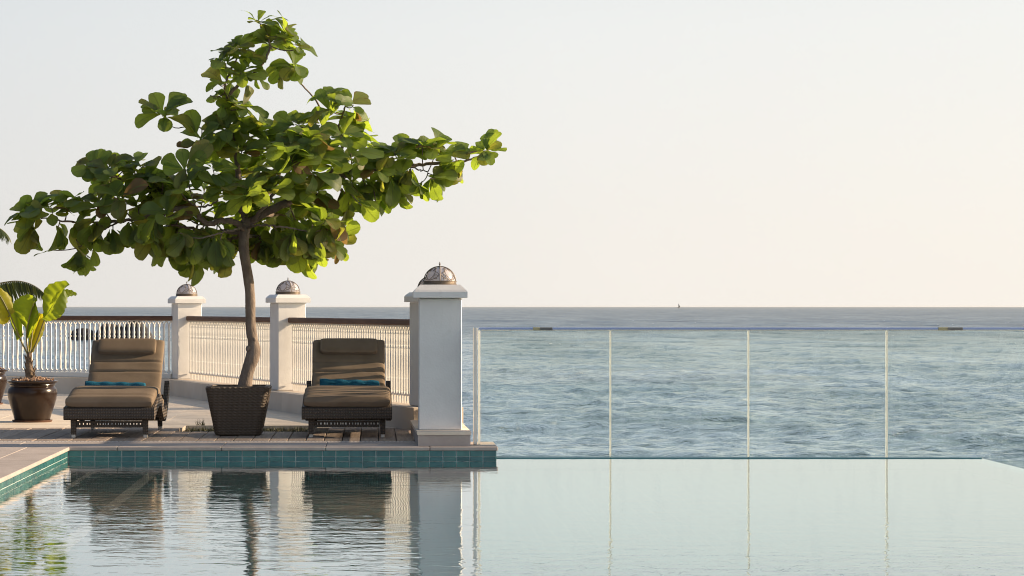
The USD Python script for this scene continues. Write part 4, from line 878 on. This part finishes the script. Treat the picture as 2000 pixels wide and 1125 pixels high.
stalk([vp(56, 694), vp(44, 672, -0.05), vp(28, 635, -0.12), vp(16, 608, -0.16), vp(0, 578, -0.2), vp(-20, 556, -0.22)], 0.009, 0.004)
stalk([vp(57, 694), vp(52, 660, -0.02), vp(55, 630, -0.1), vp(66, 592, -0.16)], 0.009, 0.003)
stalk([vp(58, 694), vp(62, 660, 0.05), vp(66, 630, 0.10)], 0.008, 0.003)
rib = [vp(86, 627, -0.06), vp(100, 602, -0.06), vp(114, 578, -0.05), vp(131, 556, -0.02)]
fan([(fan_half(rib, [vp(84, 624, -0.02), vp(83, 595, 0.03), vp(90, 560, 0.05), vp(106, 551, 0.03), vp(129, 548, 0.0)], 30, 7, 'fan', 0.06), 'fan'),
     (fan_half(rib, [vp(90, 626, -0.10), vp(112, 623, -0.14), vp(124, 613, -0.15), vp(131, 596, -0.13), vp(132, 578, -0.08)], 30, 7, 'fan', 0.12), 'fan')])
rib2 = [vp(110, 583, -0.03), vp(124, 578, -0.01), vp(138, 575, 0.02), vp(151, 575, 0.05)]
fan([(fan_half(rib2, [vp(112, 578, 0.0), vp(126, 565, 0.04), vp(140, 567, 0.05), vp(150, 573, 0.06)], 20, 5, 'fan', 0.05, 0.01), 'fan'),
     (fan_half(rib2, [vp(112, 584, -0.05), vp(124, 582, -0.04), vp(136, 579, 0.0), vp(149, 577, 0.04)], 20, 5, 'fan', 0.0, 0.01), 'fan')])
ribB = [vp(52, 662, -0.03), vp(54, 638, -0.08), vp(60, 612, -0.13), vp(67, 588, -0.17)]
fan([(fan_half(ribB, [vp(50, 658, 0.0), vp(38, 625, 0.02), vp(24, 597, 0.02), vp(44, 577, 0.0), vp(64, 588, -0.12)], 30, 8, 'fan', 0.05), 'fan'),
     (fan_half(ribB, [vp(56, 660, -0.06), vp(68, 640, -0.10), vp(76, 615, -0.12), vp(72, 600, -0.13), vp(70, 587, -0.16)], 30, 7, 'fan', 0.05, -0.04), 'fan')])
ribC = [vp(58, 690, 0.04), vp(64, 665, 0.08), vp(72, 640, 0.12), vp(80, 612, 0.14)]
fan([(fan_half(ribC, [vp(55, 690, 0.02), vp(56, 660, 0.08), vp(66, 625, 0.14), vp(78, 610, 0.15)], 26, 6, 'fan2', 0.0), 'fan2'),
     (fan_half(ribC, [vp(63, 688, 0.06), vp(78, 665, 0.12), vp(87, 642, 0.16), vp(86, 622, 0.16)], 26, 6, 'fan2', 0.08), 'fan2')])
ribD = [vp(20, 615, -0.15), vp(10, 596, -0.18), vp(-6, 570, -0.21), vp(-22, 552, -0.22)]
fan([(fan_half(ribD, [vp(22, 614, -0.12), vp(19, 600, -0.08), vp(17, 582, -0.06), vp(2, 572, -0.12), vp(-20, 550, -0.2)], 26, 6, 'fan2', 0.1), 'fan2'),
     (fan_half(ribD, [vp(20, 618, -0.18), vp(2, 634, -0.26), vp(-18, 622, -0.3), vp(-28, 590, -0.28), vp(-26, 556, -0.24)], 26, 6, 'fan', 0.1), 'fan')])
ribE = [vp(40, 660, 0.02), vp(34, 630, 0.08), vp(28, 610, 0.12), vp(18, 596, 0.14)]
fan([(fan_half(ribE, [vp(42, 658, 0.04), vp(42, 625, 0.12), vp(36, 603, 0.15), vp(22, 595, 0.15)], 20, 5, 'fan', 0.0), 'fan'),
     (fan_half(ribE, [vp(38, 660, 0.0), vp(25, 632, 0.03), vp(18, 612, 0.08), vp(16, 598, 0.13)], 20, 5, 'fan', 0.05), 'fan')])

# ------------------------------------------------------------------ coconut palm left of the picture, one frond arching into view
TPY = 24.2
def cp_(px, py, dy=0.0): return at(px, py, TPY + dy)
coco = thing('coconut_palm', (0, 0, 0), label='palm with drooping feathery fronds reaching in from the left picture edge', category='palm tree')
crown = cp_(-130, 545)
obj('trunk', tube(spline([np.array([crown[0] - 0.15, TPY + 0.1, 0.0]), np.array([crown[0] - 0.05, TPY + 0.05, 0.7]), crown], 14), np.linspace(0.11, 0.07, 14), 12), M['bark'], coco, smooth=True)
def frond(pts, nl, ll, droop, drop=0.9):
    c = spline(pts, 60); fr_ = obj('frond_rib', tube(c, np.linspace(0.012, 0.002, 60), 6), M['stalk'], coco, smooth=True)
    V_, F_, U_ = [], [], []; o = 0
    tg = np.gradient(c, axis=0); tg /= np.linalg.norm(tg, axis=1, keepdims=True)
    for i in range(nl):
        k = 4 + (i // 2) * (55.0 / (nl // 2)); i0 = int(min(k, 59)); p = c[i0]; s = -1 if i % 2 else 1
        sd = np.cross(tg[i0], [0, 0, 1]); sd /= np.linalg.norm(sd)
        L = ll * math.sin(math.pi * (0.12 + 0.80 * i0 / 59)) * rng.uniform(0.85, 1.1)
        d0 = tg[i0] * 0.45 + s * sd * (1 - drop) + np.array([0, 0, -drop]) + rng.normal(0, 0.06, 3); d0 /= np.linalg.norm(d0)
        q = np.linspace(0, 1, 5)[:, None]; line = p + d0 * q * L + np.array([0, 0, -droop]) * q ** 2 * L
        wd = np.array([0.007, 0.012, 0.011, 0.007, 0.001]); wv_ = np.cross(d0, tg[i0]); wv_ = tg[i0] * 0.8 + wv_ * 0.4 * s; wv_ /= np.linalg.norm(wv_)
        P_ = np.stack([line - wv_ * wd[:, None], line, line + wv_ * wd[:, None]], 1); P_[:, 1, 2] += 0.002
        (v, f), uv = grid(P_); V_.append(v); F_.append(f + o); U_.append(uv); o += len(v)
    obj('leaflets', (np.vstack(V_), np.vstack(F_)), M['frond'], coco, smooth=True, uv=np.vstack(U_))
frond([crown, cp_(-60, 556, -0.1), cp_(0, 553, -0.15), cp_(35, 549, -0.2), cp_(65, 557, -0.2), cp_(88, 576, -0.2)], 120, 0.21, 0.35)
frond([crown, cp_(-100, 480, 0.2), cp_(-60, 440, 0.3), cp_(-20, 438, 0.4), cp_(8, 452, 0.45), cp_(20, 468, 0.5)], 90, 0.20, 0.5, 0.5)
frond([crown, cp_(-190, 500), cp_(-260, 520), cp_(-320, 600)], 100, 0.3, 0.4)
frond([crown, cp_(-150, 440, 0.1), cp_(-220, 390, 0.2), cp_(-330, 420, 0.3)], 100, 0.3, 0.4)

# ------------------------------------------------------------------ dark rocks and a distant sail
from meshkit import fbm
RY = H * F / 67.0
def rock(px, wpx, hpx, dep, **kw):
    s = F / RY
    m = trimesh.creation.icosphere(3, 1.0); v = m.vertices
    nz = np.asarray(fbm(v * 1.6 + px)).reshape(-1)
    v = v * (1 + 0.55 * (nz - nz.mean()))[:, None]
    nz2 = np.asarray(fbm(v * 5 + px * 2)).reshape(-1); v = v * (1 + 0.25 * (nz2 - nz2.mean()))[:, None]
    m.vertices = v * np.array([wpx / s / 2, dep, hpx / s * 1.1])
    X = (px - PX) / s
    t = thing('sea_rock', (X, RY + dep * 0.6, SEA - 0.15 * hpx / s), 0, category='rock', group='dark rocks in the sea', **kw)
    obj('stone_mass', m, M['rock'], t, smooth=35)
    return t
rock(162, 60, 26, 1.5, label='lower left lump of dark rock in the sea seen through the left balustrade')
rock(214, 74, 34, 1.8, label='middle lump of the dark sea rocks seen through the left balustrade')
rock(264, 76, 38, 2.0, label='tallest right lump of the dark sea rocks above the left lounger backrest')

BY = 9200.0
def bp_(px, py): return at(px, py, BY)
bt = thing('sailing_boat', (0, 0, 0), label='tiny sailing boat on the horizon', category='sailboat')
bxm = (1325 - PX) / F * BY
hull = trimesh.convex.convex_hull(np.array([(bxm - 5, BY, SEA + 1.6), (bxm + 6, BY, SEA + 1.9), (bxm - 4, BY - 1.5, SEA + 1.6), (bxm + 2, BY - 1.5, SEA + 1.6), (bxm - 4, BY + 1.5, SEA + 1.6), (bxm + 2, BY + 1.5, SEA + 1.6), (bxm - 3.5, BY, SEA - 0.3), (bxm + 4.5, BY, SEA - 0.3)]))
obj('hull', hull, M['hull'], bt)
obj('mast', tube([(bxm, BY, SEA + 1.5), (bxm, BY, SEA + 17.5)], 0.2, 6), M['hull'], bt)
def sail(pts, bow):
    a, b, c = map(np.array, pts); P_ = np.zeros((8, 8, 3))
    for i in range(8):
        for j in range(8):
            u, w = i / 7, j / 7; P_[i, j] = (a * (1 - u) + b * u) * (1 - w) + c * w; P_[i, j, 1] += bow * math.sin(math.pi * u) * (1 - w)
    return grid(P_)[0]
obj('sail', sail([(bxm - 0.3, BY - 0.3, SEA + 2.5), (bxm + 6.5, BY - 2, SEA + 4.5), (bxm - 0.2, BY, SEA + 17.0)], 1.2), M['sail'], bt, smooth=True)
obj('sail', sail([(bxm + 0.3, BY + 0.4, SEA + 2.0), (bxm + 4.0, BY + 1, SEA + 2.0), (bxm - 0.1, BY + 0.2, SEA + 13.0)], -0.8), M['sail'], bt, smooth=True)

# ------------------------------------------------------------------ sea air: far things fade slightly
M['haze'] = usdkit.material(stage, '/World/Looks/haze_air', {'v': ('principled_volume', {'color': (0.93, 0.92, 0.90), 'density': 0.000014, 'anisotropy': 0.4})}, [], volume='v.volume')
obj('haze', bx(-40000, 40000, -2000, 61000, -6.5, 4.2), M['haze'], kind='stuff', label='thin pale haze over the sea')
